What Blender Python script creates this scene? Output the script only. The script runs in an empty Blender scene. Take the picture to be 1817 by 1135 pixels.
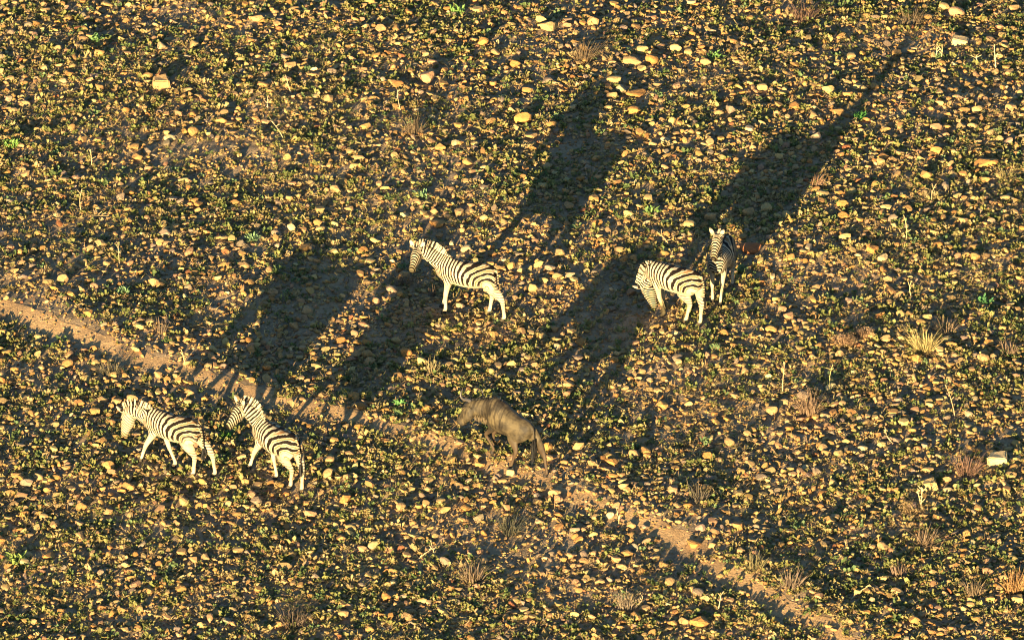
import bpy, bmesh, math, random
import numpy as np
from mathutils import Vector, Matrix

random.seed(7)
rng = np.random.default_rng(11)
R = math.radians
SC = bpy.context.scene
COL = SC.collection

# ------------------------------------------------------------------ camera, sky, sun, exposure
TILT = R(25.0)            # how far the view looks down
DIST = 180.0
F = 82.0 * DIST           # focal length in photo pixels (the photo is 1817 x 1135)
cam = bpy.data.objects.new("camera", bpy.data.cameras.new("camera"))
COL.objects.link(cam)
CAMP = Vector((0, -DIST * math.cos(TILT), DIST * math.sin(TILT)))
cam.location = CAMP
cam.rotation_euler = (math.pi / 2 - TILT, 0, 0)
cam.data.sensor_width = 36.0
cam.data.lens = 36.0 * F / 1817.0
cam.data.clip_start = 1.0
cam.data.clip_end = 6000.0
SC.camera = cam

SUN_EL, SUN_AZ = R(6.5), R(18.0)          # low sun behind the camera, a little to the left
world = bpy.data.worlds.new("World"); SC.world = world; world.use_nodes = True
wn = world.node_tree.nodes
sky = wn.new("ShaderNodeTexSky"); sky.sky_type = 'NISHITA'; sky.sun_disc = False
sky.sun_elevation = SUN_EL; sky.sun_rotation = math.pi + SUN_AZ
sky.ozone_density = 3.0; sky.dust_density = 0.3
world.node_tree.links.new(sky.outputs[0], wn["Background"].inputs[0])
wn["Background"].inputs[1].default_value = 0.062
sun_d = bpy.data.lights.new("sun", 'SUN'); sun_d.energy = 5.0; sun_d.angle = R(0.5)
sun_d.color = (1.0, 0.78, 0.43)
sun = bpy.data.objects.new("sun", sun_d); COL.objects.link(sun)
to_sun = Vector((-math.sin(SUN_AZ) * math.cos(SUN_EL), -math.cos(SUN_AZ) * math.cos(SUN_EL), math.sin(SUN_EL)))
sun.rotation_euler = to_sun.to_track_quat('Z', 'Y').to_euler()
SC.view_settings.view_transform = 'Standard'
SC.view_settings.look = 'None'
SC.view_settings.gamma = 1.0
SC.view_settings.exposure = 2.65
SC.cycles.filter_width = 1.1

# ------------------------------------------------------------------ terrain
def vnoise(x, y, scale, seed):
    """smooth value noise in [-1, 1]"""
    x = np.asarray(x, float) / scale + seed * 17.31; y = np.asarray(y, float) / scale + seed * 5.77
    xi = np.floor(x).astype(np.int64); yi = np.floor(y).astype(np.int64)
    fx = x - xi; fy = y - yi
    fx = fx * fx * fx * (fx * (fx * 6 - 15) + 10); fy = fy * fy * fy * (fy * (fy * 6 - 15) + 10)
    def h(a, b):
        n = (a * 374761393 + b * 668265263 + seed * 974711) & 0x7fffffff
        n = ((n ^ (n >> 13)) * 1274126177) & 0x7fffffff
        n = (n ^ (n >> 16)) & 0xffff
        return n / 32767.5 - 1.0
    a = h(xi, yi); b = h(xi + 1, yi); c = h(xi, yi + 1); d = h(xi + 1, yi + 1)
    return (a * (1 - fx) + b * fx) * (1 - fy) + (c * (1 - fx) + d * fx) * fy

def pix0(px, py, z=0.0):
    """photo pixel -> point on the level z"""
    d = cam_rot @ Vector(((px - 908.5) / F, (567.5 - py) / F, -1.0))
    t = (z - CAMP.z) / d.z
    return CAMP + d * t
cam_rot = cam.rotation_euler.to_matrix()

PATH_PX = [(-260, 405), (-80, 505), (0, 545), (70, 572), (150, 603), (260, 646), (380, 685), (480, 712), (570, 735), (660, 757),
           (760, 785), (850, 817), (950, 858), (1050, 892), (1130, 925), (1210, 962), (1290, 1015), (1380, 1070), (1470, 1122), (1640, 1225), (1800, 1320)]
PATH = np.array([list(pix0(*p))[:2] for p in PATH_PX])

def path_dist(x, y, signed=False):
    """distance from the worn path's centre line"""
    x = np.asarray(x, float); y = np.asarray(y, float)
    best = np.full(x.shape, 1e9); sgn = np.zeros(x.shape)
    for a, b in zip(PATH[:-1], PATH[1:]):
        d = b - a; L = d @ d
        t = np.clip(((x - a[0]) * d[0] + (y - a[1]) * d[1]) / L, 0, 1)
        q = np.hypot(x - a[0] - t * d[0], y - a[1] - t * d[1])
        k = q < best; best = np.where(k, q, best)
        sgn = np.where(k, np.sign(d[0] * (y - a[1]) - d[1] * (x - a[0])), sgn)
    return (best, sgn) if signed else best

def height(x, y):
    h = 0.06 * vnoise(x, y, 7.0, 1) + 0.026 * vnoise(x, y, 2.6, 2) + 0.014 * vnoise(x, y, 0.9, 3)
    p, sg = path_dist(x, y, True); q = np.exp(-(p / 0.42) ** 2); sd = p * sg
    h = h + (0.022 * vnoise(x, y, 0.42, 4) + 0.014 * vnoise(x, y, 0.19, 5)) * (1 - 0.75 * q)
    # trodden path: floor tilted sunward to catch more light, then falls away gently behind
    up = np.clip((sd + 0.42) / 0.85, 0, 1); dn = np.clip((sd - 0.43) / 2.4, 0, 1)
    return h + 0.080 * up * up * (3 - 2 * up) * (1 - dn * dn * (3 - 2 * dn))

def at(px, py):
    """photo pixel -> point on the ground"""
    p = pix0(px, py)
    for _ in range(4):
        p = pix0(px, py, float(height(p.x, p.y)))
    return p

def to_px(p):
    v = cam_rot.transposed() @ (Vector(p) - CAMP)
    return (908.5 + F * v.x / -v.z, 567.5 - F * v.y / -v.z)

# ------------------------------------------------------------------ helpers
def mesh_np(name, V, faces, mat, tint=None, smooth=False, attrs=None):
    """faces: (n, k) int array"""
    V = np.asarray(V, np.float32); faces = np.asarray(faces, np.int32)
    me = bpy.data.meshes.new(name)
    n, k = faces.shape
    me.vertices.add(len(V)); me.vertices.foreach_set("co", V.ravel())
    me.loops.add(n * k); me.loops.foreach_set("vertex_index", faces.ravel())
    me.polygons.add(n)
    me.polygons.foreach_set("loop_start", np.arange(n, dtype=np.int32) * k)
    me.polygons.foreach_set("loop_total", np.full(n, k, np.int32))
    me.polygons.foreach_set("use_smooth", np.full(n, smooth))
    me.update(calc_edges=True)
    if tint is not None:
        c = np.ones((len(V), 4), np.float32); c[:, :3] = tint
        me.color_attributes.new("tint", 'FLOAT_COLOR', 'POINT').data.foreach_set("color", c.ravel())
    for an, av in (attrs or {}).items():
        me.attributes.new(an, 'FLOAT', 'POINT').data.foreach_set("value", np.asarray(av, np.float32))
    if mat: me.materials.append(mat)
    return me

def link(name, me, parent=None):
    o = bpy.data.objects.new(name, me); COL.objects.link(o)
    if parent is not None: o.parent = parent
    return o

def tag(o, label=None, cat=None, group=None, kind=None):
    if label: o["label"] = label
    if cat: o["category"] = cat
    if group: o["group"] = group
    if kind: o["kind"] = kind
    return o

def material(name, rough=0.85):
    m = bpy.data.materials.new(name); m.use_nodes = True
    nt = m.node_tree; b = nt.nodes["Principled BSDF"]
    b.inputs["Roughness"].default_value = rough
    b.inputs["Specular IOR Level"].default_value = 0.25
    return m, nt, b

def nodes(nt, kind, **kw):
    n = nt.nodes.new(kind)
    for k, v in kw.items(): setattr(n, k, v)
    return n

def noise(nt, scale, detail=4.0, rough=0.6, coord="Object"):
    t = nodes(nt, "ShaderNodeTexCoord"); n = nodes(nt, "ShaderNodeTexNoise")
    n.inputs["Scale"].default_value = scale; n.inputs["Detail"].default_value = detail; n.inputs["Roughness"].default_value = rough
    nt.links.new(t.outputs[coord], n.inputs["Vector"])
    return n

def ramp(nt, src, stops):
    r = nodes(nt, "ShaderNodeValToRGB"); e = r.color_ramp.elements
    while len(e) < len(stops): e.new(0.5)
    for el, (p, c) in zip(e, stops): el.position = p; el.color = (*c, 1)
    nt.links.new(src, r.inputs[0]); return r

def mixcol(nt, fac, a, b, mode='MIX'):
    m = nodes(nt, "ShaderNodeMix", data_type='RGBA', blend_type=mode)
    for sock, v in ((m.inputs[0], fac), (m.inputs[6], a), (m.inputs[7], b)):
        if isinstance(v, (int, float)): sock.default_value = v
        elif isinstance(v, tuple): sock.default_value = (*v, 1)
        else: nt.links.new(v, sock)
    return m.outputs[2]

def math_(nt, op, a, b=None, clamp=False):
    m = nodes(nt, "ShaderNodeMath", operation=op, use_clamp=clamp)
    for s, v in zip(m.inputs, (a, b)):
        if v is None: continue
        if isinstance(v, (int, float)): s.default_value = v
        else: nt.links.new(v, s)
    return m.outputs[0]

# ------------------------------------------------------------------ materials
def soil_material(name, dark, mid, pale):
    m, nt, b = material(name, 0.95)
    n1 = noise(nt, 1.1, 6.0, 0.65); n2 = noise(nt, 9.0, 5.0, 0.7)
    r1 = ramp(nt, n1.outputs[0], [(0.3, dark), (0.52, mid), (0.72, pale)])
    r2 = ramp(nt, n2.outputs[0], [(0.3, (0.62, 0.58, 0.55)), (0.7, (1.25, 1.22, 1.2))])
    nt.links.new(mixcol(nt, 0.8, r1.outputs[0], r2.outputs[0], 'MULTIPLY'), b.inputs["Base Color"])
    n3 = noise(nt, 22.0, 6.0, 0.7)
    bp = nodes(nt, "ShaderNodeBump"); bp.inputs["Strength"].default_value = 0.9; bp.inputs["Distance"].default_value = 0.05
    nt.links.new(n3.outputs[0], bp.inputs["Height"]); nt.links.new(bp.outputs[0], b.inputs["Normal"])
    return m
M_SOIL = soil_material("soil", (0.13, 0.098, 0.062), (0.28, 0.195, 0.11), (0.40, 0.27, 0.145))
M_PATH = soil_material("worn_soil", (0.24, 0.15, 0.072), (0.36, 0.225, 0.105), (0.45, 0.29, 0.14))

def tint_material(name, rough, mottled=0.5, scale=14.0, bump=0.012, translucent=0.0, own=False):
    m, nt, b = material(name, rough)
    if own:
        a = nodes(nt, "ShaderNodeObjectInfo"); col = a.outputs["Color"]
    else:
        a = nodes(nt, "ShaderNodeAttribute", attribute_name="tint"); col = a.outputs["Color"]
    n = noise(nt, scale, 4.0, 0.65)
    r = ramp(nt, n.outputs[0], [(0.28, (0.55, 0.5, 0.46)), (0.5, (1, 1, 1)), (0.75, (1.22, 1.2, 1.15))])
    c = mixcol(nt, mottled, col, r.outputs[0], 'MULTIPLY')
    nt.links.new(c, b.inputs["Base Color"])
    if bump:
        bp = nodes(nt, "ShaderNodeBump"); bp.inputs["Strength"].default_value = 0.6; bp.inputs["Distance"].default_value = bump
        nt.links.new(n.outputs[0], bp.inputs["Height"]); nt.links.new(bp.outputs[0], b.inputs["Normal"])
    if translucent:
        tr = nodes(nt, "ShaderNodeBsdfTranslucent"); nt.links.new(c, tr.inputs[0])
        mx = nodes(nt, "ShaderNodeMixShader"); mx.inputs[0].default_value = translucent
        nt.links.new(b.outputs[0], mx.inputs[1]); nt.links.new(tr.outputs[0], mx.inputs[2])
        nt.links.new(mx.outputs[0], nt.nodes["Material Output"].inputs[0])
    return m
M_STONES = tint_material("stone_mass", 0.9)
M_STONE = tint_material("stone", 0.9, 0.6, 2.2, 0.05, own=True)
M_LEAF = tint_material("weed_leaf", 0.7, 0.3, 6.0, 0, 0.25)
M_STRAW = tint_material("straw", 0.8, 0.3, 6.0, 0, 0.15)

def zebra_material():
    m, nt, b = material("zebra_coat", 0.8); b.inputs["Specular IOR Level"].default_value = 0.08
    A = lambda n: nodes(nt, "ShaderNodeAttribute", attribute_name=n).outputs["Fac"]
    n = noise(nt, 7.0, 3.0)
    ph = math_(nt, 'ADD', A("stripe_phase"), math_(nt, 'MULTIPLY', math_(nt, 'SUBTRACT', n.outputs[0], 0.5), 0.75))
    s = math_(nt, 'SINE', math_(nt, 'MULTIPLY', ph, 2 * math.pi))
    hard = math_(nt, 'ADD', math_(nt, 'MULTIPLY', math_(nt, 'ADD', s, A("stripe_bias")), 2.2), 0.5, True)
    f = math_(nt, 'MULTIPLY', hard, A("stripe_amount"), True)
    f = math_(nt, 'MAXIMUM', f, A("dark"))
    white = mixcol(nt, A("brown"), (0.31, 0.26, 0.18), (0.15, 0.125, 0.06))
    # faint brown shadow stripe in the middle of each pale band
    s2 = math_(nt, 'MULTIPLY', math_(nt, 'SUBTRACT', math_(nt, 'MULTIPLY', s, -1.0), 0.62), 4.0, True)
    white = mixcol(nt, math_(nt, 'MULTIPLY', s2, A("shadow_stripe")), white, (0.19, 0.105, 0.045))
    dn = noise(nt, 4.5, 4.0, 0.6)
    white = mixcol(nt, 0.75, white, ramp(nt, dn.outputs[0], [(0.35, (0.74, 0.66, 0.55)), (0.62, (1, 1, 1))]).outputs[0], 'MULTIPLY')
    nt.links.new(mixcol(nt, f, white, (0.0065, 0.0042, 0.0030)), b.inputs["Base Color"])
    h = noise(nt, 90.0, 2.0)
    bp = nodes(nt, "ShaderNodeBump"); bp.inputs["Strength"].default_value = 0.25; bp.inputs["Distance"].default_value = 0.01
    nt.links.new(h.outputs[0], bp.inputs["Height"]); nt.links.new(bp.outputs[0], b.inputs["Normal"])
    return m
M_ZEBRA = zebra_material()

def gnu_material():
    m, nt, b = material("wildebeest_coat", 0.7)
    A = lambda n: nodes(nt, "ShaderNodeAttribute", attribute_name=n).outputs["Fac"]
    n = noise(nt, 3.0, 4.0)
    c = ramp(nt, n.outputs[0], [(0.40, (0.017, 0.0118, 0.0062)), (0.5, (0.037, 0.027, 0.0138)), (0.60, (0.064, 0.047, 0.023))]).outputs[0]
    w = nodes(nt, "ShaderNodeTexNoise"); w.inputs["Scale"].default_value = 1.0; w.inputs["Detail"].default_value = 3.0
    mp = nodes(nt, "ShaderNodeMapping"); mp.inputs["Scale"].default_value = (24, 3, 3)
    tc = nodes(nt, "ShaderNodeTexCoord"); nt.links.new(tc.outputs["Object"], mp.inputs[0]); nt.links.new(mp.outputs[0], w.inputs["Vector"])
    br = ramp(nt, w.outputs[0], [(0.42, (0.42, 0.40, 0.38)), (0.58, (1.15, 1.15, 1.15))]).outputs[0]
    c = mixcol(nt, A("brindle"), c, mixcol(nt, 1.0, c, br, 'MULTIPLY'))
    c = mixcol(nt, A("brown"), c, (0.042, 0.025, 0.013))
    c = mixcol(nt, A("dark"), c, (0.010, 0.008, 0.007))
    nt.links.new(c, b.inputs["Base Color"])
    h = noise(nt, 60.0, 2.0)
    bp = nodes(nt, "ShaderNodeBump"); bp.inputs["Strength"].default_value = 0.25; bp.inputs["Distance"].default_value = 0.01
    nt.links.new(h.outputs[0], bp.inputs["Height"]); nt.links.new(bp.outputs[0], b.inputs["Normal"])
    return m
M_GNU = gnu_material()
def plain(name, col, rough=0.7):
    m, nt, b = material(name, rough)
    n = noise(nt, 18.0, 3.0)
    r = ramp(nt, n.outputs[0], [(0.3, tuple(c * 0.7 for c in col)), (0.7, tuple(c * 1.25 for c in col))])
    nt.links.new(r.outputs[0], b.inputs["Base Color"]); return m
M_BLACKHAIR = plain("black_hair", (0.006, 0.005, 0.0045))
M_BEARD = plain("pale_beard_hair", (0.07, 0.05, 0.027))
M_HORN = plain("horn", (0.07, 0.06, 0.055), 0.4)
M_EYE = plain("eye", (0.008, 0.006, 0.005), 0.15)

# ------------------------------------------------------------------ ground and path
def graded(lo, hi, step, far):
    mid = np.arange(lo, hi + step * 0.5, step)
    out, d = [], step
    x = hi
    while x < far: d *= 1.5; x = min(x + d, far); out.append(x)
    out = np.array(out)
    out2, d, x = [], step, lo
    while x > -far: d *= 1.5; x = max(x - d, -far); out2.append(x)
    return np.concatenate([np.array(out2)[::-1], mid, out])
gx = graded(-16, 16, 0.06, 2500); gy = graded(-22, 26, 0.06, 2500)
GX, GY = np.meshgrid(gx, gy)
GZ = height(GX, GY)
nx, ny = len(gx), len(gy)
I = np.arange(nx * ny).reshape(ny, nx)
gf = np.stack([I[:-1, :-1], I[:-1, 1:], I[1:, 1:], I[1:, :-1]], -1).reshape(-1, 4)
g = link("ground", mesh_np("ground", np.stack([GX, GY, GZ], -1).reshape(-1, 3), gf, M_SOIL, smooth=True))
tag(g, kind="structure")

# the path: a ragged strip of bare soil 6 mm above the ground
def resample(P, step):
    P = np.asarray(P, float); seg = np.linalg.norm(np.diff(P, axis=0), axis=1); s = np.concatenate([[0], np.cumsum(seg)])
    t = np.linspace(0, s[-1], max(2, int(s[-1] / step)))
    return np.stack([np.interp(t, s, P[:, k]) for k in range(P.shape[1])], -1)
pc = resample(PATH, 0.06)
for _ in range(120): pc[1:-1] = (pc[:-2] + 2 * pc[1:-1] + pc[2:]) / 4
tg = np.gradient(pc, axis=0); tg /= np.linalg.norm(tg, axis=1)[:, None]
nm = np.stack([-tg[:, 1], tg[:, 0]], -1)
PW = 0.30
wl = PW * (1 + 0.35 * vnoise(pc[:, 0], pc[:, 1], 0.8, 21) + 0.25 * vnoise(pc[:, 0], pc[:, 1], 0.3, 22))
wr = PW * (1 + 0.35 * vnoise(pc[:, 0], pc[:, 1], 0.8, 23) + 0.25 * vnoise(pc[:, 0], pc[:, 1], 0.3, 24))
K = 15
u = np.linspace(-1, 1, K)
W = np.where(u[None, :] < 0, wl[:, None], wr[:, None]) * u[None, :]
PX = pc[:, 0:1] + nm[:, 0:1] * W; PY = pc[:, 1:2] + nm[:, 1:2] * W
PZ = height(PX, PY) + 0.006
J = np.arange(PX.size).reshape(PX.shape)
pf = np.stack([J[:-1, :-1], J[1:, :-1], J[1:, 1:], J[:-1, 1:]], -1).reshape(-1, 4)[:, ::-1]
tag(link("path", mesh_np("path", np.stack([PX, PY, PZ], -1).reshape(-1, 3), pf, M_PATH, smooth=True)), kind="structure")

# ------------------------------------------------------------------ animals
def catmull(P, n):
    P = np.asarray(P, float); Q = np.vstack([2 * P[0] - P[1], P, 2 * P[-1] - P[-2]])
    out = []
    for i in range(1, len(Q) - 2):
        t = np.linspace(0, 1, n, endpoint=False)[:, None]
        a, b, c, d = Q[i - 1], Q[i], Q[i + 1], Q[i + 2]
        out.append(0.5 * (2 * b + (c - a) * t + (2 * a - 5 * b + 4 * c - d) * t ** 2 + (3 * b - a - 3 * c + d) * t ** 3))
    return np.vstack(out + [P[-1:]])

def loft(bm, pts, side, n_sub=4, n_seg=16):
    """pts: rows (x, y, z, lateral radius, in-plane radius); closed capped tube"""
    Q = catmull(pts, n_sub); Q[:, 3:] = np.maximum(Q[:, 3:], 0.006)
    C = Q[:, :3]; T = np.gradient(C, axis=0); T /= np.linalg.norm(T, axis=1)[:, None]
    side = np.asarray(side, float)
    if side.ndim == 1: side = np.tile(side, (len(C), 1))
    else:
        t = np.linspace(0, 1, len(side)); q = np.linspace(0, 1, len(C))
        side = np.stack([np.interp(q, t, side[:, k]) for k in range(3)], -1)
    rings = []
    for c, t, s, a, b in zip(C, T, side, Q[:, 3], Q[:, 4]):
        u = s - t * (s @ t); u /= np.linalg.norm(u); v = np.cross(t, u)
        th = np.arange(n_seg) * 2 * math.pi / n_seg
        rings.append([bm.verts.new(c + u * a * math.cos(k) + v * b * math.sin(k)) for k in th])
    for r0, r1 in zip(rings[:-1], rings[1:]):
        for k in range(n_seg):
            bm.faces.new((r0[k], r0[(k + 1) % n_seg], r1[(k + 1) % n_seg], r1[k]))
    bm.faces.new(rings[0][::-1]); bm.faces.new(rings[-1])
    return C, Q[:, 3], Q[:, 4]

def unit(v):
    v = np.asarray(v, float); return v / np.linalg.norm(v)

def fuse(bm, voxel, smooth=4):
    """one continuous surface from the overlapping tubes; returns vertices, faces, normals"""
    bmesh.ops.recalc_face_normals(bm, faces=bm.faces[:])
    me = bpy.data.meshes.new("tmp"); bm.to_mesh(me); bm.free()
    o = bpy.data.objects.new("tmp", me); COL.objects.link(o)
    m = o.modifiers.new("r", 'REMESH'); m.mode = 'VOXEL'; m.voxel_size = voxel
    s = o.modifiers.new("s", 'SMOOTH'); s.factor = 0.5; s.iterations = smooth
    dg = bpy.context.evaluated_depsgraph_get()
    m2 = bpy.data.meshes.new_from_object(o.evaluated_get(dg))
    bpy.data.objects.remove(o)
    V = np.empty(len(m2.vertices) * 3, np.float32); m2.vertices.foreach_get("co", V); V = V.reshape(-1, 3).astype(float)
    N = np.empty(len(m2.vertices) * 3, np.float32); m2.vertices.foreach_get("normal", N); N = N.reshape(-1, 3).astype(float)
    return m2, V, N

def near(V, C, rad):
    """nearest sample of a centre line: index and distance over radius"""
    d = np.full(len(V), 1e9); idx = np.zeros(len(V), int)
    for i, (c, r) in enumerate(zip(C, rad)):
        q = np.linalg.norm(V - c, axis=1) / r
        b = q < d; d[b] = q[b]; idx[b] = i
    return idx, d

def sstep(x, a, b):
    t = np.clip((x - a) / (b - a), 0, 1); return t * t * (3 - 2 * t)

def leg_points(kind, y, hoof, sgn, S):
    """S: dict of leg sizes; rows (x, y, z, lateral, fore-aft)"""
    T = np.asarray(hoof, float)
    k = S["thick"]
    if kind == "front":
        sh = np.array([S["shx"], y * 0.72, S["shz"]]); el = np.array([S["shx"] - 0.04 + 0.15 * (T[0] - S["shx"]), y, S["elz"]])
        fet = T + np.array([-0.035, 0, 0.115 * S["long"]])
        fold = S.get("fold", {}).get(sgn, 0.0)
        kn = el + (fet - el) * 0.5 + np.array([0.025 + fold, 0, 0.01 + 0.2 * fold])
        return [(*sh, 0.075 * k, 0.14 * k), (*((sh + el) / 2), 0.085 * k, 0.125 * k), (*el, 0.068 * k, 0.088 * k),
                (*((el * 0.55 + kn * 0.45)), 0.050 * k, 0.060 * k), (*kn, 0.042 * k, 0.048 * k), (*((kn + fet) / 2), 0.028 * k, 0.034 * k),
                (*fet, 0.033 * k, 0.038 * k), (*(T + [-0.005, 0, 0.06]), 0.034 * k, 0.036 * k), (*(T + [0.012, 0, 0.02]), 0.046 * k, 0.054 * k), (*(T + [0.016, 0, -0.02]), 0.048 * k, 0.058 * k)]
    hip = np.array([S["hipx"], y * 0.72, S["hipz"]])
    dx = T[0] - S["hipx"]
    hk = np.array([T[0] - 0.09 - 0.25 * dx, T[1] * 0.8 + y * 0.2, T[2] + 0.47 * S["long"]])
    st = (hip + hk) / 2 + np.array([max(0.03, 0.12 + 0.32 * dx), 0, 0.03]); st[1] = y * 1.05
    fet = T + np.array([-0.04, 0, 0.115 * S["long"]])
    return [(*hip, 0.105 * k, 0.21 * k), (*((hip * 0.55 + st * 0.45)), 0.112 * k, 0.20 * k), (*st, 0.088 * k, (0.155 if dx > -0.1 else 0.12) * k),
            (*((st * 0.45 + hk * 0.55) + [-0.01, 0, 0]), 0.062 * k, 0.105 * k), (*hk, 0.042 * k, 0.06 * k), (*((hk * 0.45 + fet * 0.55)), 0.030 * k, 0.037 * k),
            (*fet, 0.034 * k, 0.040 * k), (*(T + [-0.005, 0, 0.06]), 0.034 * k, 0.036 * k), (*(T + [0.012, 0, 0.02]), 0.045 * k, 0.053 * k), (*(T + [0.016, 0, -0.02]), 0.047 * k, 0.056 * k)]

def placed(hooves, heading, scale, shift=0.0):
    """root position and hoof targets in the animal's own frame from photo pixels (front left, front right, hind left, hind right)"""
    W = [at(*h[:2]) for h in hooves]
    c = (W[0] + W[1] + W[2] + W[3]) / 4
    f = (W[0] + W[1]) / 2 - (W[2] + W[3]) / 2
    a = math.atan2(f.y, f.x) if heading is None else R(heading)
    c = c + Vector((math.cos(a), math.sin(a), 0)) * shift
    root = Vector((c.x, c.y, float(height(c.x, c.y))))
    loc = []
    for w, h in zip(W, hooves):
        d = (w - root) / scale
        loc.append(np.array([d.x * math.cos(a) + d.y * math.sin(a), -d.x * math.sin(a) + d.y * math.cos(a), d.z + (h[2] if len(h) > 2 else 0) + 0.012]))
    return root, a, loc

def head_side(d):
    s = np.cross([0, 0, 1], d); 
    return unit(s) if np.linalg.norm(s) > 0.2 else None

def zebra(label, hooves, heading, scale, poll, face, side=None, belly=1.0, tail=((-0.69, 0, 0.95), (-0.71, 0, 0.62)), ear_back=0.0, shift=0.0, fine=1.0, offset=0.0, face_amount=1.0):
    root, ang, T = placed(hooves, heading, scale, shift)
    e = bpy.data.objects.new("zebra", None); COL.objects.link(e)
    e.location = root; e.rotation_euler = (0, 0, ang); e.scale = (scale,) * 3
    tag(e, label, "zebra", "zebras standing and walking on the stony ground")
    bm = bmesh.new()
    B = belly
    torso = [(-0.63, 0, 1.06, 0.06, 0.07), (-0.57, 0, 1.05, 0.155, 0.185), (-0.44, 0, 1.02, 0.225, 0.265), (-0.26, 0, 0.985, 0.255 * B, 0.285), (-0.05, 0, 0.955, 0.275 * B, 0.29 * B),
             (0.15, 0, 0.955, 0.27 * B, 0.285 * B), (0.35, 0, 0.985, 0.245, 0.285), (0.53, 0, 1.0, 0.22, 0.262), (0.66, 0, 1.01, 0.175, 0.21), (0.755, 0, 1.02, 0.09, 0.11)]
    loft(bm, torso, (0, 1, 0), 4, 20)
    poll = np.asarray(poll, float); face = unit(face)
    nb = np.array([0.44, 0, 1.05]); 
    d0 = unit(np.array([0.8, 0, 0.45]) if poll[2] > 1.15 else np.array([1.0, 0, -0.1]))
    L = np.linalg.norm(poll - nb)
    m1 = nb + d0 * L * 0.30 * 0.6 + (poll - nb) * 0.30 * 0.4
    m2 = nb * 0.32 + poll * 0.68 + np.array([0.02, 0, 0.05]); m2 = m2 - face * 0.02
    s0 = np.array([0, 1.0, 0]); fl = face * [1, 1, 0]
    hs = np.asarray(side, float) if side is not None else head_side(face)
    if hs is None: hs = s0
    if hs @ s0 < -0.2: hs = -hs
    neck = [(*nb, 0.155, 0.25), (*m1, 0.13, 0.215), (*(m1 * 0.5 + m2 * 0.5), 0.108, 0.18), (*m2, 0.10, 0.155), (*poll, 0.095, 0.13), (*(poll + unit(poll - m2) * 0.05), 0.05, 0.06)]
    NC, NA, NR = loft(bm, neck, [s0, s0, s0 * 0.6 + hs * 0.4, hs, hs], 5)
    hn = np.cross(face, hs); 
    if hn[2] + 0.6 * hn[0] < 0 and side is None and hn[2] < 0: hn = -hn
    # the forehead side: away from the neck
    nd = unit(poll - m2)
    if hn @ nd < 0: hn = -hn
    head = []
    for t, a, b, off in ((-0.06, 0.065, 0.08, 0.0), (0.0, 0.108, 0.13, -0.012), (0.10, 0.126, 0.168, -0.04), (0.19, 0.118, 0.165, -0.045), (0.29, 0.096, 0.13, -0.028),
                         (0.375, 0.080, 0.102, -0.02), (0.45, 0.080, 0.093, -0.022), (0.495, 0.074, 0.082, -0.026), (0.53, 0.04, 0.04, -0.028)):
        head.append((*(poll + face * t + hn * off), a, b))
    HC, HA, HB = loft(bm, head, hs, 3, 14)
    for s in (-1, 1):
        ed = unit(hn * 0.75 - face * (0.75 + ear_back) + hs * s * 0.5)
        b0 = poll - face * 0.01 + hs * s * 0.075 + hn * 0.055
        loft(bm, [(*b0, 0.022, 0.022), (*(b0 + ed * 0.06), 0.050, 0.026), (*(b0 + ed * 0.12), 0.052, 0.022), (*(b0 + ed * 0.175), 0.036, 0.018), (*(b0 + ed * 0.215), 0.012, 0.01)], hs, 2, 10)
    S = dict(thick=1.1, shx=0.47, shz=0.98, elz=0.74, hipx=-0.42, hipz=1.0, long=1.0)
    LEGS = []
    for kind, sg, tt in (("front", 1, T[0]), ("front", -1, T[1]), ("hind", 1, T[2]), ("hind", -1, T[3])):
        LEGS.append((kind, *loft(bm, leg_points(kind, 0.13 * sg, tt, sg, S), (0, 1, 0), 4, 12)))
    tl = [(-0.58, 0, 1.20, 0.035, 0.035), (-0.645, 0, 1.12, 0.03, 0.03), (*tail[0], 0.022, 0.022), (*tail[1], 0.02, 0.02)]
    loft(bm, tl, (0, 1, 0), 4, 8)
    me, V, N = fuse(bm, 0.0125, 3)
    # ---- pattern: stripes follow neck and trunk, arcs round the hip, legs pale
    x, y, z = V.T
    NLAM = 0.060 * fine
    xc, zc = -0.50, 0.80
    xs = x - 0.42 * (z - 0.80) * sstep(x, -0.30, 0.25)
    r = np.sqrt((xs - xc) ** 2 + (1.02 * (z - zc)) ** 2 * np.where(z < zc, 0.55, 1.0))
    rg = np.linspace(0, 1.6, 400); lam = (0.116 - 0.050 * sstep(rg, 0.42, 0.80)) * fine
    cum = np.concatenate([[0], np.cumsum(np.diff(rg) / lam[1:])])
    cum = cum + offset
    ph = np.interp(r, rg, cum)
    ph = ph - sstep(x, 0.56, 0.74) * (z - 1.0 - 0.8 * np.abs(y)) / 0.085
    arc = np.concatenate([[0], np.cumsum(np.linalg.norm(np.diff(NC, axis=0), axis=1))])
    ni, ndist = near(V, NC, np.maximum(NA, NR * 0.8))
    # finer position along the neck
    tn = np.gradient(NC, axis=0); tn /= np.linalg.norm(tn, axis=1)[:, None]
    s = arc[ni] + np.einsum('ij,ij->i', V - NC[ni], tn[ni])
    ph_n = np.interp(0.90, rg, cum) + (s - 0.10) / NLAM
    ti = near(V, np.array([t[:3] for t in torso]), np.array([0.27] * len(torso)))[1]
    wn_ = sstep(s, 0.06, 0.26) * sstep(ti - ndist, -0.35, 0.15)
    ph = ph * (1 - wn_) + ph_n * wn_
    hi, hdist = near(V, HC, np.maximum(HA, HB))
    hs_ = (V - poll) @ face
    wh = sstep(ndist - hdist, -0.1, 0.25) * (hs_ > -0.03)
    ph_h = ((V - poll) @ hn * 0.55 + hs_ * 0.9) / 0.05 
    ph = ph * (1 - wh) + (ph_h + arc[-1] / NLAM) * wh
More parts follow.
